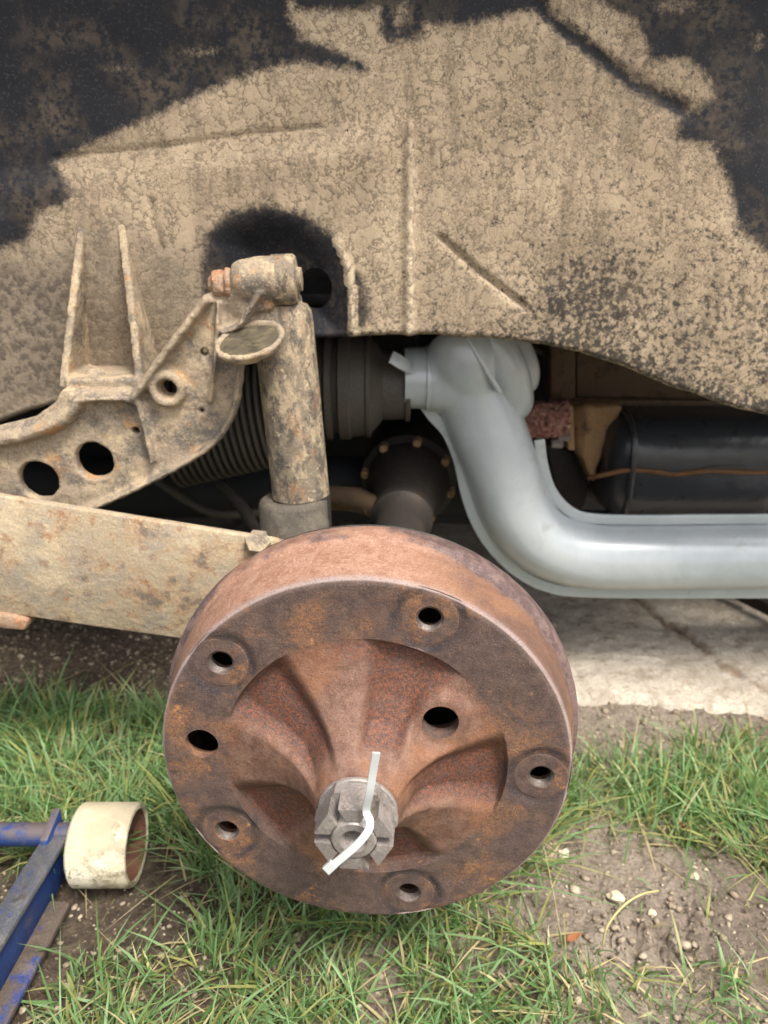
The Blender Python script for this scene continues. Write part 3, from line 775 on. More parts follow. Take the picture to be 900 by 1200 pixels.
mb = MB(); mb.tube(smooth_path([P(600, 494, 0.90), P(630, 491, 0.89), P(665, 492, 0.885)], 6), 0.021, 26)
part('fibre_pipe', mb, FIBRE, car, remesh=0.0025, disp=0.004, dscale=180, label='pink fibre wrapped pipe stub')
mb = MB(); mb.prism([P(676, 395, 0.96), P(900, 395, 0.96), P(900, 474, 0.96), P(676, 473, 0.96)], (0, 0.03, 0)); mb.prism([P(672, 468, 0.945), P(900, 470, 0.945), P(900, 477, 0.945), P(672, 477, 0.945)], (0, 0.04, 0))
tin = part('engine_tin', mb, TIN, car, bevel=0.002)
mb = MB(); mb.prism([P(645, 390, 0.95), P(675, 390, 0.95), P(675, 478, 0.95), P(645, 472, 0.95)], (0, 0.04, 0)); part('tin_edge', mb, TIN, tin, bevel=0.003)

# ---- spring plate (trailing arm)
mb = MB()
pts = [P(-700, 468, 0.565), P(0, 582, 0.565), P(160, 608, 0.565), P(312, 632, 0.565), P(420, 650, 0.565), P(420, 778, 0.565), P(207, 748, 0.565), P(100, 733, 0.565), P(0, 718, 0.565), P(-700, 613, 0.565)]
mb.prism(pts, (0, 0.009, 0))
sp = part('spring_plate', mb, PLATE, car, bevel=0.0018, label='pale flaking flat spring plate running to the drum')
mb = MB(); mb.lathe(P(302, 634, 0.562), (0.1, -1, 0.9), [(-0.01, 0.010), (-0.001, 0.0105), (0.0008, 0.0100), (0.001, 0.0)], 6); part('bolt_head', mb, CAST, sp)
mb = MB(); mb.prism([P(-40, 716, 0.56), P(10, 722, 0.56), P(32, 728, 0.56), P(30, 740, 0.56), P(5, 738, 0.56), P(-40, 730, 0.56)], (0, 0.03, 0)); part('stop_lug', mb, RUSTB, sp, bevel=0.003)

# ---- cast bracket
YK = 0.598
def curve_plate(outline, holes, Y, thick, bev):
    cu = bpy.data.curves.new('c', 'CURVE'); cu.dimensions = '2D'; cu.fill_mode = 'BOTH'
    cu.extrude = thick/2; cu.bevel_depth = bev; cu.bevel_resolution = 2
    def spl(pts):
        s_ = cu.splines.new('POLY'); s_.points.add(len(pts)-1); s_.use_cyclic_u = True
        for i, p in enumerate(pts): s_.points[i].co = (p[0], p[1], 0, 1)
    spl([(P(a, b, Y).x, P(a, b, Y).z) for a, b in outline])
    for cx, cy, r in holes:
        c = P(cx, cy, Y); R = r*mpp(cy, Y)
        spl([(c.x+R*math.cos(2*math.pi*i/32), c.z+R*math.sin(2*math.pi*i/32)) for i in range(32)])
    t = bpy.data.objects.new('t', cu); col.objects.link(t)
    dg = bpy.context.evaluated_depsgraph_get()
    me = bpy.data.meshes.new_from_object(t.evaluated_get(dg)); bpy.data.objects.remove(t)
    v = [(p.co.x, Y-p.co.z, p.co.y) for p in me.vertices]
    return v, [tuple(f.vertices) for f in me.polygons]
outl = [(-480, 564), (-120, 516), (0, 500), (42, 490), (70, 470), (77, 455), (160, 455), (184, 434), (206, 404), (230, 370), (247, 345), (258, 330), (275, 322), (318, 322), (326, 345), (318, 366), (300, 385), (287, 405), (280, 430), (277, 458), (269, 488), (249, 518), (215, 543), (160, 573), (95, 602), (0, 640), (-120, 660), (-480, 690)]
holes = [(48, 561, 25), (113, 538, 24), (200, 453, 10.5), (241, 412, 6), (238, 480, 5), (161, 503, 5.5), (266, 366, 4)]
mb = MB()
bv, bf = curve_plate(outl, holes, YK, 0.010, 0.001)
mb.add(bv, bf)
def rib(pts, w, proud, Y=YK):
    q = smooth_path([P(a, b, Y-proud*0.35) for a, b in pts], 4)
    m_ = mpp(pts[0][1], Y)
    mb.tube(q, w*m_/2, 12, (proud)/(w*m_/2), (0, 1, 0))
rib([(246, 348), (223, 378), (199, 410), (176, 441), (160, 464)], 13, 0.014)
rib([(164, 462), (170, 490), (177, 515), (181, 540)], 9, 0.011)
rib([(282, 425), (279, 458), (270, 490), (250, 518), (216, 541), (160, 570), (95, 599), (0, 636)], 9, 0.011)
rib([(-480, 576), (-120, 528), (0, 513), (45, 503), (72, 492), (88, 478), (93, 464)], 20, 0.013)
rib([(93, 466), (120, 464), (150, 464), (164, 468)], 12, 0.013)
rib([(258, 352), (256, 395), (253, 435), (248, 470)], 7, 0.010)
rib([(308, 340), (296, 360), (282, 380), (262, 388)], 9, 0.014)
c = P(200, 453, YK)
mb.lathe((c.x, YK-0.013, c.z), (0, 1, 0), [(0, 0.0078), (-0.001, 0.009), (-0.001, 0.0125), (0.002, 0.0145), (0.014, 0.0155), (0.014, 0.0078), (0, 0.0078)], 32, (False, False))
# eye boss, axis across
ce = P(300, 332, YK)
mb.lathe(P(272, 331, YK), (1, 0, 0.06), [(0, 0.010), (0.002, 0.0135), (0.006, 0.0155), (0.022, 0.0175), (0.034, 0.0175), (0.035, 0.016)], 32)
mb.prism([P(270, 340, YK-0.012), P(318, 335, YK-0.012), P(318, 362, YK-0.01), P(285, 372, YK-0.008), P(262, 365, YK-0.005)], (0, 0.022, 0))
brk = part('cast_bracket', mb, CAST, car, remesh=0.0016, smooth=2, disp=0.0007, dscale=120, label='cast suspension bracket with two round holes, caked in tan dirt')
# bolt through the eye
bx0 = P(243, 334, YK)
mb = MB(); mb.lathe(bx0, (1, 0, 0.05), [(0, 0.0), (0.0005, 0.004), (0.003, 0.0062), (0.005, 0.0065), (0.005, 0.0098), (0.011, 0.0108), (0.012, 0.0108), (0.0125, 0.0085), (0.0145, 0.0085), (0.015, 0.0118), (0.0175, 0.0118), (0.018, 0.0100), (0.020, 0.0100), (0.021, 0.0125), (0.024, 0.0125)], 24)
part('pivot_bolt', mb, RUSTB, brk, remesh=0.0012, smooth=2, disp=0.0008, dscale=160, label='rust flaked pivot bolt and washers')
# bump stop seat: oval dish
cs_ = P(292, 398, 0.568)
nrm = Vector((-0.16, -0.36, 0.90)).normalized()
mb = MB()
mb.lathe(cs_, nrm, [(-0.008, 0.021), (-0.004, 0.0250), (0.000, 0.0268), (0.0015, 0.0258), (0.0015, 0.0232), (0.0, 0.0218), (-0.003, 0.0212)], 48, (True, True))
seat = part('bump_stop_seat', mb, CAST, brk, bevel=0.0006, remesh=0.0014, smooth=2, disp=0.001, dscale=110, label='oval bump stop seat with raised rim')
mb = MB(); mb.lathe(cs_, nrm, [(-0.004, 0.0208), (-0.0006, 0.0220), (-0.0004, 0.012), (-0.0008, 0.0)], 40, (False, False)); part('seat_pad', mb, layered('dark_pad', (84, 76, 62), [((112, 102, 80), 60, 0.48, 0.64, 0.7, (1, 3, 1)), ((58, 52, 44), 90, 0.5, 0.66, 0.8)], 0.9, 0, 0.2, ((200, 0.5, 0.001),)), seat)

# ---- upright channel welded to the arch
mb = MB()
def wall(a, b, yf0, yf1, yb, th):
    A, B = P(*a, yf0), P(*b, yf1)
    A2, B2 = P(a[0], a[1], yf0).copy(), P(b[0], b[1], yf1).copy()
    A2.y = yb; B2.y = yb
    n_ = (B-A).cross(Vector((0, 1, 0))).normalized()*th
    mb.prism([A, B, B2, A2], n_)
wall((104, 226), (77, 456), 0.654, 0.602, 0.672, -0.0065)
wall((132, 226), (159, 455), 0.654, 0.602, 0.672, 0.0065)
wall((75, 444), (162, 444), 0.600, 0.600, 0.672, -0.013)
part('upright_channel', mb, CAST, car, remesh=0.0016, smooth=6, disp=0.0005, dscale=140, label='muddy upright channel on the wheel arch')
mb = MB(); mb.lathe(P(113, 441, 0.625), (0, 0, 1), [(-0.004, 0.010), (0.002, 0.010), (0.006, 0.006), (0.007, 0.0)], 20, (True, False)); part('drain_bolt', mb, CAST, car, disp=0.0006, dscale=120)

# ---- shock absorber
YA = 0.612
ta, tb = P(331, 372, YA), P(353, 580, YA-0.006)
ax = (tb-ta).normalized(); L = (tb-ta).length
mb = MB(); R = 35*mpp(420, YA)
mb.lathe(ta, ax, [(-0.012, 0.004), (-0.0115, R*0.55), (-0.009, R*0.85), (-0.004, R*0.97), (0.004, R), (L*0.3, R), (L*0.7, R*1.0), (L, R*1.0), (L, R-0.002), (L-0.02, R-0.002)], 56, (True, False))
shock = part('shock_absorber', mb, SHOCK, car, angle=30, label='dirty shock absorber with blistered paint above the drum')
mb = MB(); mb.lathe(P(310, 329, YA-0.012), (1, 0, 0.04), [(0, 0.012), (0.0, 0.0165), (0.002, 0.0175), (0.003, 0.0175), (0.0035, 0.0165), (0.006, 0.0165), (0.0065, 0.0185), (0.022, 0.0185), (0.024, 0.017), (0.0245, 0.009), (0.028, 0.0085), (0.028, 0.0)], 40)
eye = part('top_eye', mb, SHOCK, shock, label='eye of the shock absorber')
mb = MB(); mb.tube([P(334, 345, YA), P(334, 366, YA)], [0.012, 0.016], 20); part('eye_neck', mb, SHOCK, shock)
cb = P(343, 584, YA-0.012)
mb = MB(); r0 = 39*mpp(600, YA)
mb.lathe(cb, (0.02, -0.05, -1), [(0.003, 0.010), (0.0035, 0.014), (0.0, 0.017), (-0.001, r0*0.86), (0.001, r0*0.95), (0.004, r0), (0.020, r0*1.0), (0.022, r0*1.03), (0.026, r0*1.02), (0.027, r0*0.97), (0.050, r0*0.95), (0.075, r0*0.85)], 48)
part('lower_bush', mb, BUSH, shock, label='grey rubber lower bush of the shock absorber')
mb = MB(); mb.tube([P(381, 575, YA+0.02), P(384, 640, YA+0.02)], 0.0045, 12); part('bush_bolt', mb, OILY, shock)
mb = MB(); mb.tube([P(350, 560, YA), P(347, 650, YA)], 0.016, 20); part('piston_rod', mb, OILY, shock)

# ---- brake drum: local frame x right, y into the car, z up, origin at the face centre
DM = Matrix.Translation(DC) @ Matrix.Rotation(DY, 4, 'Z')
PH = math.radians(20.6)
RF = 0.1193
boss_a = [PH+math.radians(72)*k for k in range(5)]
def pol(r, a, y=0.0): return Vector((r*math.sin(a), y, r*math.cos(a)))
def drum_mesh():
    nt = 360
    rs = np.concatenate([[0.0165], np.linspace(0.0185, 0.030, 14), np.linspace(0.0312, 0.080, 50), np.linspace(0.0806, 0.0840, 8), np.linspace(0.086, 0.1178, 12), [0.1186, 0.1191]])
    th = np.arange(nt)*2*math.pi/nt
    Rg, Tg = np.meshgrid(rs, th, indexing='ij')
    hs_ = np.interp(Rg, [0.0165, 0.0215, 0.0235, 0.026, 0.030, 0.036, 0.044, 0.054, 0.066, 0.078, 0.0835], [0.037, 0.037, 0.036, 0.0315, 0.0255, 0.0190, 0.0125, 0.0072, 0.0030, 0.0004, -0.0003])
    hp_ = np.interp(Rg, [0.0165, 0.0215, 0.0235, 0.0255, 0.030, 0.036, 0.050, 0.066, 0.078, 0.0835], [0.037, 0.037, 0.0357, 0.0285, 0.0165, 0.0070, -0.0005, -0.0048, -0.0072, -0.0045])
    best = np.full(Tg.shape, 10.0)
    for a in boss_a:
        dd = np.abs((Tg-a+math.pi) % (2*math.pi)-math.pi); best = np.minimum(best, dd)
    half = np.interp(Rg, [0.022, 0.035, 0.05, 0.08], [20, 17, 15.5, 14.5])
    wsp = sstep(half-6, half+8, np.degrees(best))
    dish = hs_*wsp + hp_*(1-wsp)
    k = np.exp(-((Rg-0.0235)/0.0)**2) if False else 0
    z = sstep(0.0812, 0.0832, Rg)
    h = dish*(1-z) + 0.0*z
    h -= 0.0012*sstep(0.1178, 0.1193, Rg)*(Rg > 0.1178)
    # swelling round the hole in the spoke
    ha = math.radians(51); hx, hz = 0.056*math.sin(ha), 0.056*math.cos(ha)
    dh = np.hypot(Rg*np.sin(Tg)-hx, Rg*np.cos(Tg)-hz)
    h = np.where((dh < 0.022) & (Rg < 0.081), h*(1-0.8*sstep(0.020, 0.012, dh))+0.8*sstep(0.020, 0.012, dh)*0.0060, h)
    rg_ = np.zeros_like(Rg)
    # shallow sunken ring round each stud boss
    for a in boss_a:
        db = np.hypot(Rg*np.sin(Tg)-0.1*math.sin(a)*1.025, Rg*np.cos(Tg)-0.1025*math.cos(a))
        h = np.where(Rg > 0.0835, h-0.0011*sstep(0.0210, 0.0175, db), h)
        rg_ = np.maximum(rg_, np.exp(-((db-0.0188)/0.0026)**2)*(0.65+0.35*np.sin(40*Tg+a*5))+0.35*sstep(0.024, 0.018, db))
    h += (fbm(Rg*np.sin(Tg)*70+9, Rg*np.cos(Tg)*70+9, 3, 3)-0.5)*0.0010
    v = np.stack([Rg*np.sin(Tg), -h, Rg*np.cos(Tg)], -1)
    rows = [v]
    zn = 1-sstep(0.0765, 0.0850, Rg+0.010*(fbm(Rg*np.sin(Tg)*60+5, Rg*np.cos(Tg)*60+5, 3, 23)-0.5))
    zone = [zn]; pk = [np.clip((1-wsp)*(Rg < 0.083)*sstep(0.024, 0.034, Rg)*1.25 + 0.55*sstep(0.056, 0.082, Rg)*(Rg < 0.083)*(0.5+0.5*np.cos(Tg)), 0, 1.3)]; side = [np.zeros_like(z)]; back = [np.zeros_like(z)]
    lip = [sstep(0.1176, 0.1186, Rg)]; ring = [rg_]; pink = [np.zeros_like(z)]
    # outer band then the inside, back to the bore: (radius, y)
    wob = 0
    prof = [(0.1196, 0.0015), (0.1200, 0.004), (0.1206, 0.008), (0.1215, 0.013), (0.1228, 0.019), (0.1240, 0.025), (0.1247, 0.030), (0.1250, 0.0335), (0.1254, 0.0345), (0.1278, 0.0355), (0.1286, 0.0370), (0.1289, 0.042), (0.1289, 0.050), (0.1280, 0.052),
            (0.1180, 0.052), (0.1150, 0.045), (0.1150, 0.014), (0.110, 0.011), (0.088, 0.012), (0.080, 0.020), (0.055, 0.016), (0.040, 0.012), (0.026, 0.006), (0.0165, 0.006)]
    for i, (r, y) in enumerate(prof):
        rj = r+(fbm(np.cos(th)*14+3, np.sin(th)*14+3+y*60, 3, 6)-0.5)*0.0006
        rows.append(np.stack([rj*np.sin(th), 0*th+y, rj*np.cos(th)], -1)[None])
        o_ = np.ones((1, nt)); outer = i < 14
        ring.append(o_*0); zone.append(o_*0); pk.append(o_*0); side.append(o_*(1.0 if i > 0 else 0.6)); lip.append(o_*(0.8 if i == 0 else 0.15 if i == 1 else 0.0))
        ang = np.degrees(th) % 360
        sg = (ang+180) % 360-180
        flank_dark = 0.8*sstep(8, 30, sg)+0.75*sstep(-38, -62, sg)  # band tone darker on its left and right flanks
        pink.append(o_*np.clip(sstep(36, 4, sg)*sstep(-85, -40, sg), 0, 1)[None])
        back.append(o_*(sstep(0.010, 0.040, y)*(0.15+0.75*flank_dark[None])+(0.35 if i >= 9 else 0)))
    V = np.concatenate(rows, 0); n0 = V.shape[0]
    flat = V.reshape(-1, 3)
    faces = []
    for i in range(n0):
        j = (i+1) % n0
        for k2 in range(nt):
            l2 = (k2+1) % nt
            faces.append((i*nt+k2, j*nt+k2, j*nt+l2, i*nt+l2))
    me = bpy.data.meshes.new('brake_drum'); me.from_pydata(flat.tolist(), [], faces); me.update()
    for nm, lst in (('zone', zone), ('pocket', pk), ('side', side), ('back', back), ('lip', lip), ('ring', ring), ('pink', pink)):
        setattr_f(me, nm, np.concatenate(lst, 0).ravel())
    bm = bmesh.new(); bm.from_mesh(me); bmesh.ops.recalc_face_normals(bm, faces=bm.faces); bm.to_mesh(me); bm.free()
    cuts = []
    def cyl(p, r, y0=-0.03, y1=0.06):
        c_ = MB(); c_.lathe((p.x, y0, p.z), (0, 1, 0), [(0, r), (y1-y0, r)], 40); return c_.mesh('cut')
    for a in boss_a: cuts.append(cyl(pol(0.1025, a), 0.0082))
    cuts.append(cyl(pol(0.0958, math.radians(275.3)), 0.0098))
    cuts.append(cyl(pol(0.056, math.radians(51)), 0.0102))
    cuts.append(cyl(pol(0.056, math.radians(51)), 0.0165, 0.0025)); cuts.append(cyl(pol(0.0958, math.radians(275.3)), 0.0140, 0.005))
    return boolean(me, cuts)
me = drum_mesh()
me.materials.clear()
drum = bpy.data.objects.new('brake_drum', me); col.objects.link(drum)
me.materials.append(DRUM); me.shade_smooth(); me.set_sharp_from_angle(angle=math.radians(50))
drum.parent = car; drum.location = DC-car.location; drum.rotation_euler = (0, 0, DY)
drum['keep'] = 1
drum['label'] = 'rusty cast iron brake drum with five stud holes and central nut'
def dpart(name, mb, mat, angle=40, bevel=0, label=None):
    me = mb.mesh(name) if isinstance(mb, MB) else mb
    o = part(name, me, mat, None, angle, bevel)
    o.parent = drum; o.location = (0, 0, 0)
    if label: o['label'] = label
    return o
for a in boss_a:
    p = pol(0.1025, a)
    mb = MB(); mb.lathe((p.x, 0, p.z), (0, 1, 0), [(0.0075, 0.0072), (0.0014, 0.0072), (0.0012, 0.0074), (0.0009, 0.0078), (0.0009, 0.0150), (0.0012, 0.0160), (0.004, 0.0164)], 56, (False, False))
    dpart('stud_boss', mb, DRUM, 15)
    mb = MB(); prof = []
    for i in range(4):
        prof += [(0.0012+i*0.0014, 0.0072), (0.0019+i*0.0014, 0.0064)]
    mb.lathe((p.x, 0, p.z), (0, 1, 0), prof, 28, (False, False)); dpart('stud_thread', mb, THREAD, 8)
# collar, nut, shaft end
mb = MB(); mb.lathe((0, 0, 0), (0, 1, 0), [(-0.0355, 0.0215), (-0.0385, 0.0213), (-0.0392, 0.0205), (-0.0392, 0.012)], 48, (False, False)); dpart('thrust_washer', mb, NUTM)
AF = 0.0382
hexv = [pol(AF/math.sqrt(3), math.radians(30+60*k)) for k in range(6)]
nb = MB(); nb.prism([Vector((v.x, -0.0388, v.z)) for v in hexv], (0, -0.0205, 0))
hexm = nb.mesh('castle_nut')
cone = MB(); cone.lathe((0, 0, 0), (0, 1, 0), [(-0.0593, 0.0202), (-0.0574, 0.0224), (-0.041, 0.0224), (-0.0387, 0.0212)], 64)
hexm = boolean(hexm, [cone.mesh('c')], 'INTERSECT')
cuts = []
for k in range(3):
    a = math.radians(30+60*k)
    d_, e_ = pol(1, a), pol(1, a+math.pi/2)
    b = MB(); hw = 0.0029
    b.prism([d_*0.03+e_*hw+Vector((0, -0.0470, 0)), d_*0.03-e_*hw+Vector((0, -0.0470, 0)), d_*-0.03-e_*hw+Vector((0, -0.0470, 0)), d_*-0.03+e_*hw+Vector((0, -0.0470, 0))], (0, -0.02, 0))
    cuts.append(b.mesh('c'))
b = MB(); b.lathe((0, 0, 0), (0, 1, 0), [(-0.07, 0.0122), (-0.03, 0.0122)], 40); cuts.append(b.mesh('c'))
hexm = boolean(hexm, cuts)
dpart('castle_nut', hexm, NUTM, 22, 0, 'scuffed grey castellated axle nut')
mb = MB(); mb.lathe((0, 0, 0), (0, 1, 0), [(-0.03, 0.0119), (-0.0585, 0.0119), (-0.0600, 0.0108), (-0.0602, 0.0072), (-0.0590, 0.0058), (-0.0500, 0.0042), (-0.046, 0.0)], 40, (True, False)); dpart('axle_end', mb, NUTM)
# ring of the backing plate and hub housing
mb = MB(); mb.lathe((0, 0, 0), (0, 1, 0), [(0.050, 0.05), (0.054, 0.126), (0.056, 0.1275), (0.058, 0.126), (0.060, 0.08), (0.064, 0.05), (0.12, 0.045), (0.125, 0.02)], 64); dpart('backing_plate', mb, OILY)

# ================================================================== CABLE TIE (its own thing, threaded through the nut)
Mi = DM
slot = DM @ Vector((0.0095, -0.0555, 0.0175))
def dl(x, y, z): return DM @ Vector((x, y, z))
Ysl = slot.y
tp = [P(441, 882, 0.302), P(437, 905, 0.302), P(433, 930, 0.301), P(429, 950, 0.303), P(433, 960, 0.300), P(432, 972, 0.296), P(420, 988, 0.293), P(402, 1004, 0.291), P(386, 1017, 0.290)]
tie = MB(); tie.ribbon(smooth_path(tp, 6), 0.0038, 0.0011, (0.15, -0.85, 0.5))
tme = tie.mesh('cable_tie')
for v in tme.vertices: v.co -= slot
tie_o = link('cable_tie', tme, NYLON, None, 30)
tie_o.location = slot
tag(tie_o, 'white plastic cable tie threaded through the axle nut', 'cable tie')
hd = MB(); e0, e1 = P(386, 1017, 0.2895), P(383, 1019, 0.2895)
hd.ribbon([P(391, 1012, 0.2895)-slot, P(382, 1020, 0.289)-slot], 0.0046, 0.0022, (0.15, -0.85, 0.5))
h_ = link('tie_head', hd.mesh('tie_head'), NYLON, None, 30); h_.parent = tie_o

# ================================================================== TROLLEY JACK
jack = empty('trolley_jack', (-0.26, 0.473, 0))
tag(jack, 'worn blue trolley jack on the grass with a cream front roller', 'jack')
RY, RZ, RR = 0.473, 0.036, 0.0315
xr0, xr1 = -0.241, -0.195
mb = MB(); mb.lathe((xr0, RY, RZ), (1, 0, 0), [(0, 0.010), (0.0, RR-0.002), (0.002, RR), (xr1-xr0-0.002, RR), (xr1-xr0, RR-0.0015), (xr1-xr0, RR-0.0045), (xr1-xr0-0.001, RR-0.0055)], 56, (False, False))
rol = part('roller', mb, CREAM, jack, label='grubby cream roller with a rusty bore')
mb = MB(); mb.lathe((xr0, RY, RZ), (1, 0, 0), [(xr1-xr0-0.0005, RR-0.0052), (0.006, RR-0.0062), (0.004, 0.009), (0.012, 0.008), (0.012, 0.0)], 48, (False, False)); part('bore', mb, RUSTIN, rol)
mb = MB(); mb.lathe((-0.56, RY, RZ+0.010), (1, 0, 0), [(0, 0.009), (0.335, 0.009)], 28); part('axle_bar', mb, BLUE, jack)
for k, (x0_, flip) in enumerate(((-0.252, 1), (-0.533, -1))):
    def rail_pt(t, dx, z): return Vector((x0_+dx*flip-0.030*t, RY-0.010-0.55*t, z))
    mb = MB()
    mb.prism([rail_pt(0, -0.003, 0.014), rail_pt(0, -0.003, 0.046), rail_pt(1, -0.003, 0.062), rail_pt(1, -0.003, 0.014)], (0.005*flip, 0, 0))
    web = part('side_rail', mb, BLUE, jack, bevel=0.0012)
    mb = MB(); mb.prism([rail_pt(-0.01, -0.012, 0.0465), rail_pt(-0.025, 0.000, 0.0465), rail_pt(-0.01, 0.007, 0.0465), rail_pt(1, 0.007, 0.0625), rail_pt(1, -0.012, 0.0625)], (0, 0, 0.005)); part('top_flange', mb, BLUEW, web, bevel=0.0016)
    mb = MB(); mb.prism([rail_pt(0.05, 0.002, 0.014), rail_pt(0.05, 0.017, 0.012), rail_pt(1, 0.017, 0.012), rail_pt(1, 0.002, 0.014)], (0, 0, 0.005)); part('lower_flange', mb, BLUEG, web, bevel=0.0012)
    mb = MB(); mb.prism([rail_pt(-0.035, -0.010, 0.03), rail_pt(-0.035, -0.010, 0.064), rail_pt(0.012, -0.010, 0.056), rail_pt(0.02, -0.010, 0.03)], (0.006*flip, 0, 0)); part('axle_lug', mb, BLUE, web, bevel=0.001)
mb = MB(); mb.lathe((-0.60, RY, RZ), (1, 0, 0), [(0, 0.01), (0, RR), (0.045, RR), (0.045, 0.01)], 40, (False, False)); part('roller', mb, CREAM, jack)
mb = MB(); mb.prism([(-0.44, 0.40, 0.05), (-0.36, 0.40, 0.05), (-0.36, -0.05, 0.085), (-0.44, -0.05, 0.085)], (0, 0, 0.04)); part('lift_arm', mb, BLUE, jack, bevel=0.004)

# ================================================================== STONES, LEAVES, BAR
def stone(px, py, rx, ry, label, mat=STONE, name='pebble', group=None, seed=0):
    c = PG(px, py, 0.004)
    m_ = mpp(py, c.y)*0.85
    bm = bmesh.new(); bmesh.ops.create_icosphere(bm, subdivisions=2, radius=1)
    for v in bm.verts:
        k = 1+0.55*mnoise.noise(v.co*1.5+Vector((seed*3.1, seed, 0)))
        v.co = Vector((v.co.x*rx*m_*k, v.co.y*ry*m_*k*1.2, max(v.co.z, -0.6)*min(rx, ry)*m_*0.7*k))
    me = bpy.data.meshes.new(name); bm.to_mesh(me); bm.free()
    o = link(name, me, mat, None, 12); gz = float(ground_h(np.array([c.x]), np.array([c.y]))[0])
    o.location = (c.x, c.y, gz+min(rx, ry)*m_*0.35); o.rotation_euler = (0, 0, seed*1.3)
    tag(o, label, 'pebble', group); return o
stone(722, 1046, 10, 9, 'largest pale yellow pebble on the bare soil right of the drum', seed=1)
stone(661, 999, 7, 8, 'pale white pebble against the grass just below the right edge of the drum', seed=2)
stone(765, 1064, 6, 5, 'small cream pebble on soil beside the bent dry stalk', seed=3)
stone(815, 1020, 6, 6, 'small white pebble on soil near the grass clump at right', seed=4)
stone(606, 1107, 9, 6, 'flat tan stone lying in sparse grass below the drum', seed=5)
stone(821, 976, 6, 5, 'small pale pebble at the foot of the green clump at right', seed=6)
for i, (a, b) in enumerate(((850, 1090), (834, 1062), (788, 1052), (700, 1075), (870, 1108), (742, 1092))):
    stone(a, b, 4.5, 4, 'little grey brown stone among the crumbs of bare soil at lower right', STONE2, group='little stones on the bare soil', seed=10+i)
def leaf(px, py, s_, rot, label, cat='leaf', mat=LEAFM, name='dead_leaf'):
    c = PG(px, py, 0.012); m_ = mpp(py, c.y)*s_
    X = np.linspace(-1, 1, 9); v = []; f = []
    for i, x in enumerate(X):
        wd = 0.34*math.sqrt(max(0, 1-x*x))*(1.1-0.4*x)*(1+0.25*math.sin(x*9))+0.02
        for j, t in enumerate((-1, 0, 1)):
            v.append((x*m_, t*wd*m_, (abs(t)*0.5+0.45*x*x*x)*m_*0.9))
    for i in range(8):
        for j in range(2): f.append((i*3+j, (i+1)*3+j, (i+1)*3+j+1, i*3+j+1))
    b = MB(); b.add(v, f); me = b.mesh(name)
    t = bpy.data.objects.new('t', me); col.objects.link(t); sd_ = t.modifiers.new('s', 'SOLIDIFY'); sd_.thickness = 0.0006
    dg = bpy.context.evaluated_depsgraph_get(); me = bpy.data.meshes.new_from_object(t.evaluated_get(dg)); bpy.data.objects.remove(t)
    o = link(name, me, mat, None, 0); gz = float(ground_h(np.array([c.x]), np.array([c.y]))[0])
    o.location = (c.x, c.y, gz+0.010); o.rotation_euler = (0.3, 0.2, rot)
    tag(o, label, cat); return o
leaf(671, 1096, 10, 0.5, 'curled orange brown dead leaf in the grass below the drum, right of centre')
leaf(884, 934, 9, 1.2, 'small orange dead leaf in the grass at the right edge')
leaf(802, 966, 8, 2.2, 'faded tan dead leaf at the edge of the grass clump')
b = MB(); q = smooth_path([PG(706, 1108, 0.012), PG(712, 1085, 0.03), PG(730, 1062, 0.036), PG(752, 1048, 0.03), PG(772, 1044, 0.008)], 6)
b.tube(q, 0.0008, 8); st = b.mesh('dry_stalk'); so = q[0].copy()
for v in st.vertices: v.co -= so
STRAW = layered('straw', (188, 174, 120), [((160, 150, 96), 60, 0.45, 0.65, 0.7)], 0.7, 0, 0.3, ((200, 0.2, 0.0005),))
o = link('dry_stalk', st, STRAW, None, 0); o.location = so; tag(o, 'bent dry grass stalk arching over bare soil', 'stalk')
b = MB(); a0, a1 = PG(850, 690, 0.03), PG(1080, 805, 0.03)
b.prism([a0+Vector((0, 0, -0.008)), a0+Vector((0.008, 0.012, -0.008)), a0+Vector((0.008, 0.012, 0.008)), a0+Vector((0, 0, 0.008))], a1-a0)
bm_ = b.mesh('timber_strip')
for v in bm_.vertices: v.co -= a0
o = part('timber_strip', bm_, BARK, None, bevel=0.001); o.location = a0; tag(o, 'thin dark strip lying on the concrete under the silver tube', 'strip')

# ================================================================== GRIT (uncountable crumbs on the soil)
def grit():
    bm = bmesh.new(); bmesh.ops.create_icosphere(bm, subdivisions=1, radius=1)
    bv = np.array([v.co[:] for v in bm.verts]); bf = np.array([[v.index for v in f.verts] for f in bm.faces]); bm.free()
    N = 15000
    x = rng.uniform(-0.55, 0.62, N); y = rng.uniform(0.28, 1.0, N)
    z = ground_h(x, y)
    s = rng.gamma(1.3, 0.0006, N)+0.0004
    V = []
    for i in range(N):
        k = 1+0.35*rng.standard_normal((len(bv), 1))*0.6
        a = rng.uniform(0, 6.28); ca, sa = math.cos(a), math.sin(a)
        q = bv*k*np.array([1.2, 0.9, 0.7])*s[i]
        q = np.stack([q[:, 0]*ca-q[:, 1]*sa, q[:, 0]*sa+q[:, 1]*ca, q[:, 2]], 1)+[x[i], y[i], z[i]+s[i]*0.25]
        V.append(q)
    V = np.concatenate(V); F = (bf[None]+np.arange(N)[:, None, None]*len(bv)).reshape(-1, 3)
    me = bpy.data.meshes.new('grit'); me.from_pydata(V.tolist(), [], F.tolist()); me.update()
    o = link('grit', me, STONE2, None, 0); tag(o, 'fine crumbs and grit scattered over the soil', 'grit', None, 'stuff')
grit()

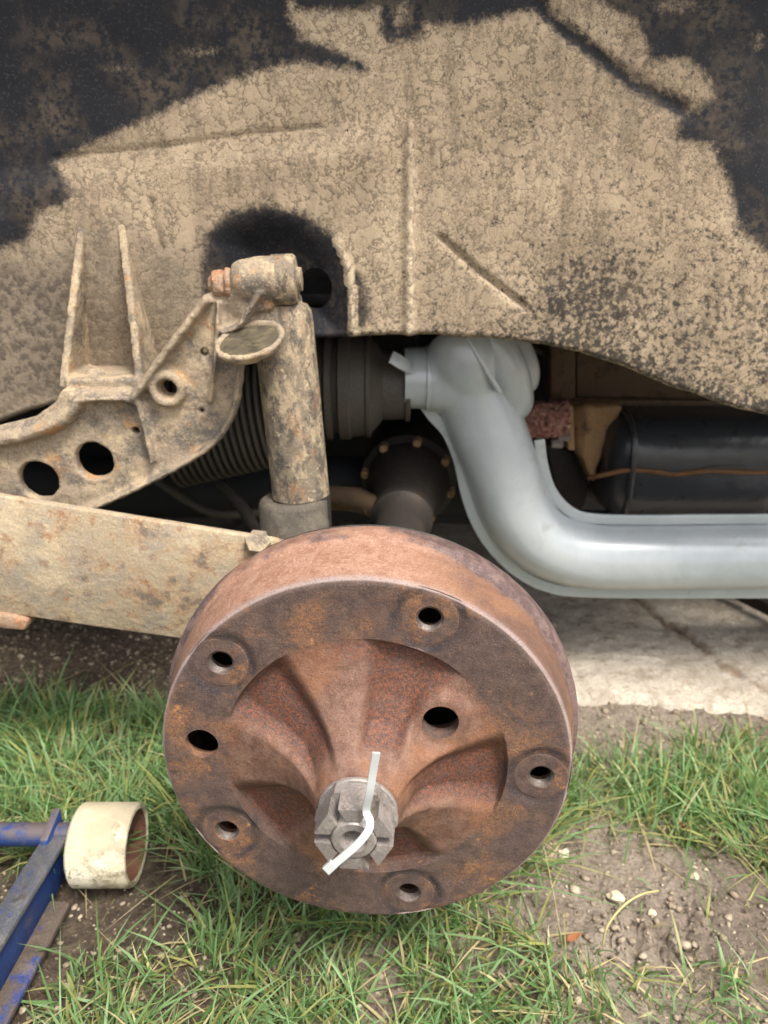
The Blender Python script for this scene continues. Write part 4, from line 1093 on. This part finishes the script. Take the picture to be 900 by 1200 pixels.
# ================================================================== GRASS
def grass():
    roots = []
    bare = [([(-60, 1000), (40, 1015), (85, 1032), (185, 1028), (262, 1050), (232, 1100), (190, 1128), (110, 1122), (60, 1100), (-60, 1110)], 12),
            ([(655, 985), (700, 975), (760, 985), (815, 1000), (905, 1035), (1300, 1040), (1300, 1150), (880, 1135), (800, 1118), (730, 1118), (690, 1108), (625, 1092), (560, 1078), (590, 1052), (640, 1020)], 14),
            ([(640, 800), (740, 800), (762, 846), (770, 880), (735, 900), (690, 872), (640, 868)], 8)]
    N = 190000
    x = rng.uniform(-0.80, 0.80, N); y = rng.uniform(0.24, 0.86, N)
    px, py = pix(x, y, 0*x)
    dens = 0.35+0.75*fbm(x*14, y*14, 3, 55)
    dens *= 0.40+0.9*sstep(0.30, 0.60, fbm(x*30, y*30, 2, 58))
    # back edge of the grass: left strip ends where the dark soil starts, right strip at the slab
    edge = np.interp(px, [-300, 0, 200, 330, 600, 700, 780, 900, 1200], [832, 834, 838, 842, 905, 892, 870, 876, 884])
    edge = edge + (fbm(x*25, y*0, 2, 90)-0.5)*24
    dens *= sstep(-4, 10, py-edge)
    for poly, soft in bare:
        dens *= 0.02+0.98*sstep(soft*0.3, -soft, sdpoly(px, py, poly))
    dens *= np.where(px > 560, 0.85, 1.0)
    dens *= np.where((py > 1085) & (px > 650), 0.45, 1.0)
    dens *= np.where((py > 1100) & (px < 640), 0.75, 1.0)
    k = rng.uniform(0, 1, N) < np.clip(dens*0.75, 0, 1)
    x, y, px, py = x[k], y[k], px[k], py[k]
    # jack footprint
    k = ~((x < -0.22) & (x > -0.30) & (y < 0.47)); k &= ~((x > -0.236) & (x < -0.158) & (abs(y-RY) < 0.036))
    x, y, px, py = x[k], y[k], px[k], py[k]
    # surrounding lawn, coarser, for the rest of the place
    M = 16000
    x2 = rng.uniform(-2.2, 2.2, M); y2 = rng.uniform(-1.2, 0.80, M)
    k2 = ((np.abs(x2) > 0.8) | (y2 < 0.24)) & ~((x2 > 0.6) & (y2 > 0.66)) & ~((x2 > -0.62) & (x2 < -0.2) & (y2 < 0.47))
    x2, y2 = x2[k2], y2[k2]
    coarse = np.concatenate([np.zeros(len(x)), np.ones(len(x2))])
    x = np.concatenate([x, x2]); y = np.concatenate([y, y2]); px = np.concatenate([px, 450+0*x2]); py = np.concatenate([py, 1300+0*x2])
    n = len(x)
    z = ground_h(x, y)
    tuft = fbm(x*22, y*22, 2, 77)
    H = rng.gamma(4, 0.0052, n)*(0.65+0.8*tuft)+0.010
    H *= np.where(py > 1040, 0.82, 1.0)*np.where(px > 700, 0.85, 1.0)*np.where((px > 640) & (py > 1050), 0.8, 1)
    W = rng.uniform(0.0005, 0.0014, n)*np.where(coarse > 0, 1.8, 1)
    az = rng.uniform(0, 2*math.pi, n)
    tfx = vnoise(x*35, y*35, 5)-0.5; tfy = vnoise(x*35, y*35, 6)-0.5
    lean = rng.gamma(2.0, 0.30, n)
    dx = np.cos(az)*lean*1.15+tfx*1.3; dy = np.sin(az)*lean*1.15+tfy*1.2-0.1
    curl = rng.uniform(0.1, 1.9, n)
    r2 = rng.uniform(0, 1, n); dead = r2 > np.where(px > 620, 0.84, 0.90)
    flat = dead & (rng.uniform(0, 1, n) < 0.6)
    lean = np.where(flat, 0.6, lean); dx = np.where(flat, np.cos(az)*1.6, dx); dy = np.where(flat, np.sin(az)*1.6, dy)
    up = np.where(flat, 0.22, 1.0)
    ts = np.array([0, 0.35, 0.7, 1.0]); ws = np.array([0.8, 1.0, 0.7, 0.0])
    face = az+rng.normal(math.pi/2, 0.6, n); fx, fy = np.cos(face), np.sin(face)
    V = np.empty((n, 7, 3))
    for i, (t, w_) in enumerate(zip(ts, ws)):
        bx_ = x+dx*H*(t*0.45+curl*t*t*0.55); by_ = y+dy*H*(t*0.45+curl*t*t*0.55)
        bz_ = z-0.002+H*up*(t-0.22*curl*lean*t*t)+0.004*flat*t
        if i < 3:
            V[:, i*2] = np.stack([bx_-fx*W*w_, by_-fy*W*w_, bz_], 1); V[:, i*2+1] = np.stack([bx_+fx*W*w_, by_+fy*W*w_, bz_], 1)
        else: V[:, 6] = np.stack([bx_, by_, bz_], 1)
    V[..., 2] = np.maximum(V[..., 2], (z-0.002)[:, None])
    b = np.arange(n)[:, None]*7
    q = np.concatenate([b+[0, 1, 3, 2], b+[2, 3, 5, 4]], 1).reshape(-1, 4)
    tr = b+[4, 5, 6]
    me = bpy.data.meshes.new('grass')
    me.vertices.add(n*7); me.vertices.foreach_set('co', V.ravel())
    nl = len(q)*4+len(tr)*3
    me.loops.add(nl); me.loops.foreach_set('vertex_index', np.concatenate([q.ravel(), tr.ravel()]).astype(np.int32))
    me.polygons.add(len(q)+len(tr))
    me.polygons.foreach_set('loop_start', np.concatenate([np.arange(len(q))*4, len(q)*4+np.arange(len(tr))*3]).astype(np.int32))
    me.update(calc_edges=True)
    g1 = np.array(lin((94, 132, 68))[:3]); g2 = np.array(lin((154, 184, 132))[:3]); g3 = np.array(lin((168, 170, 104))[:3]); g4 = np.array(lin((206, 190, 146))[:3])
    r = rng.uniform(0, 1, n)[:, None]
    c = g1*(1-r)+g2*r
    c = np.where((r2 < 0.2)[:, None], g3*(0.8+0.4*r), c)
    c = np.where(dead[:, None], g4*(0.75+0.4*r), c)
    c = c*(0.85+0.3*tuft[:, None])
    cv = np.ones((n, 7, 4), np.float32); cv[..., :3] = c[:, None]
    base = np.array(lin((150, 146, 96))[:3])
    cv[:, :2, :3] = cv[:, :2, :3]*0.55+base*0.45
    a = me.color_attributes.new('tint', 'FLOAT_COLOR', 'POINT'); a.data.foreach_set('color', cv.ravel())
    o = link('grass', me, GRASS, None, 0)
    tag(o, 'short green lawn grass growing round the jack and drum', 'grass', None, 'stuff')
    print('blades', n)
grass()
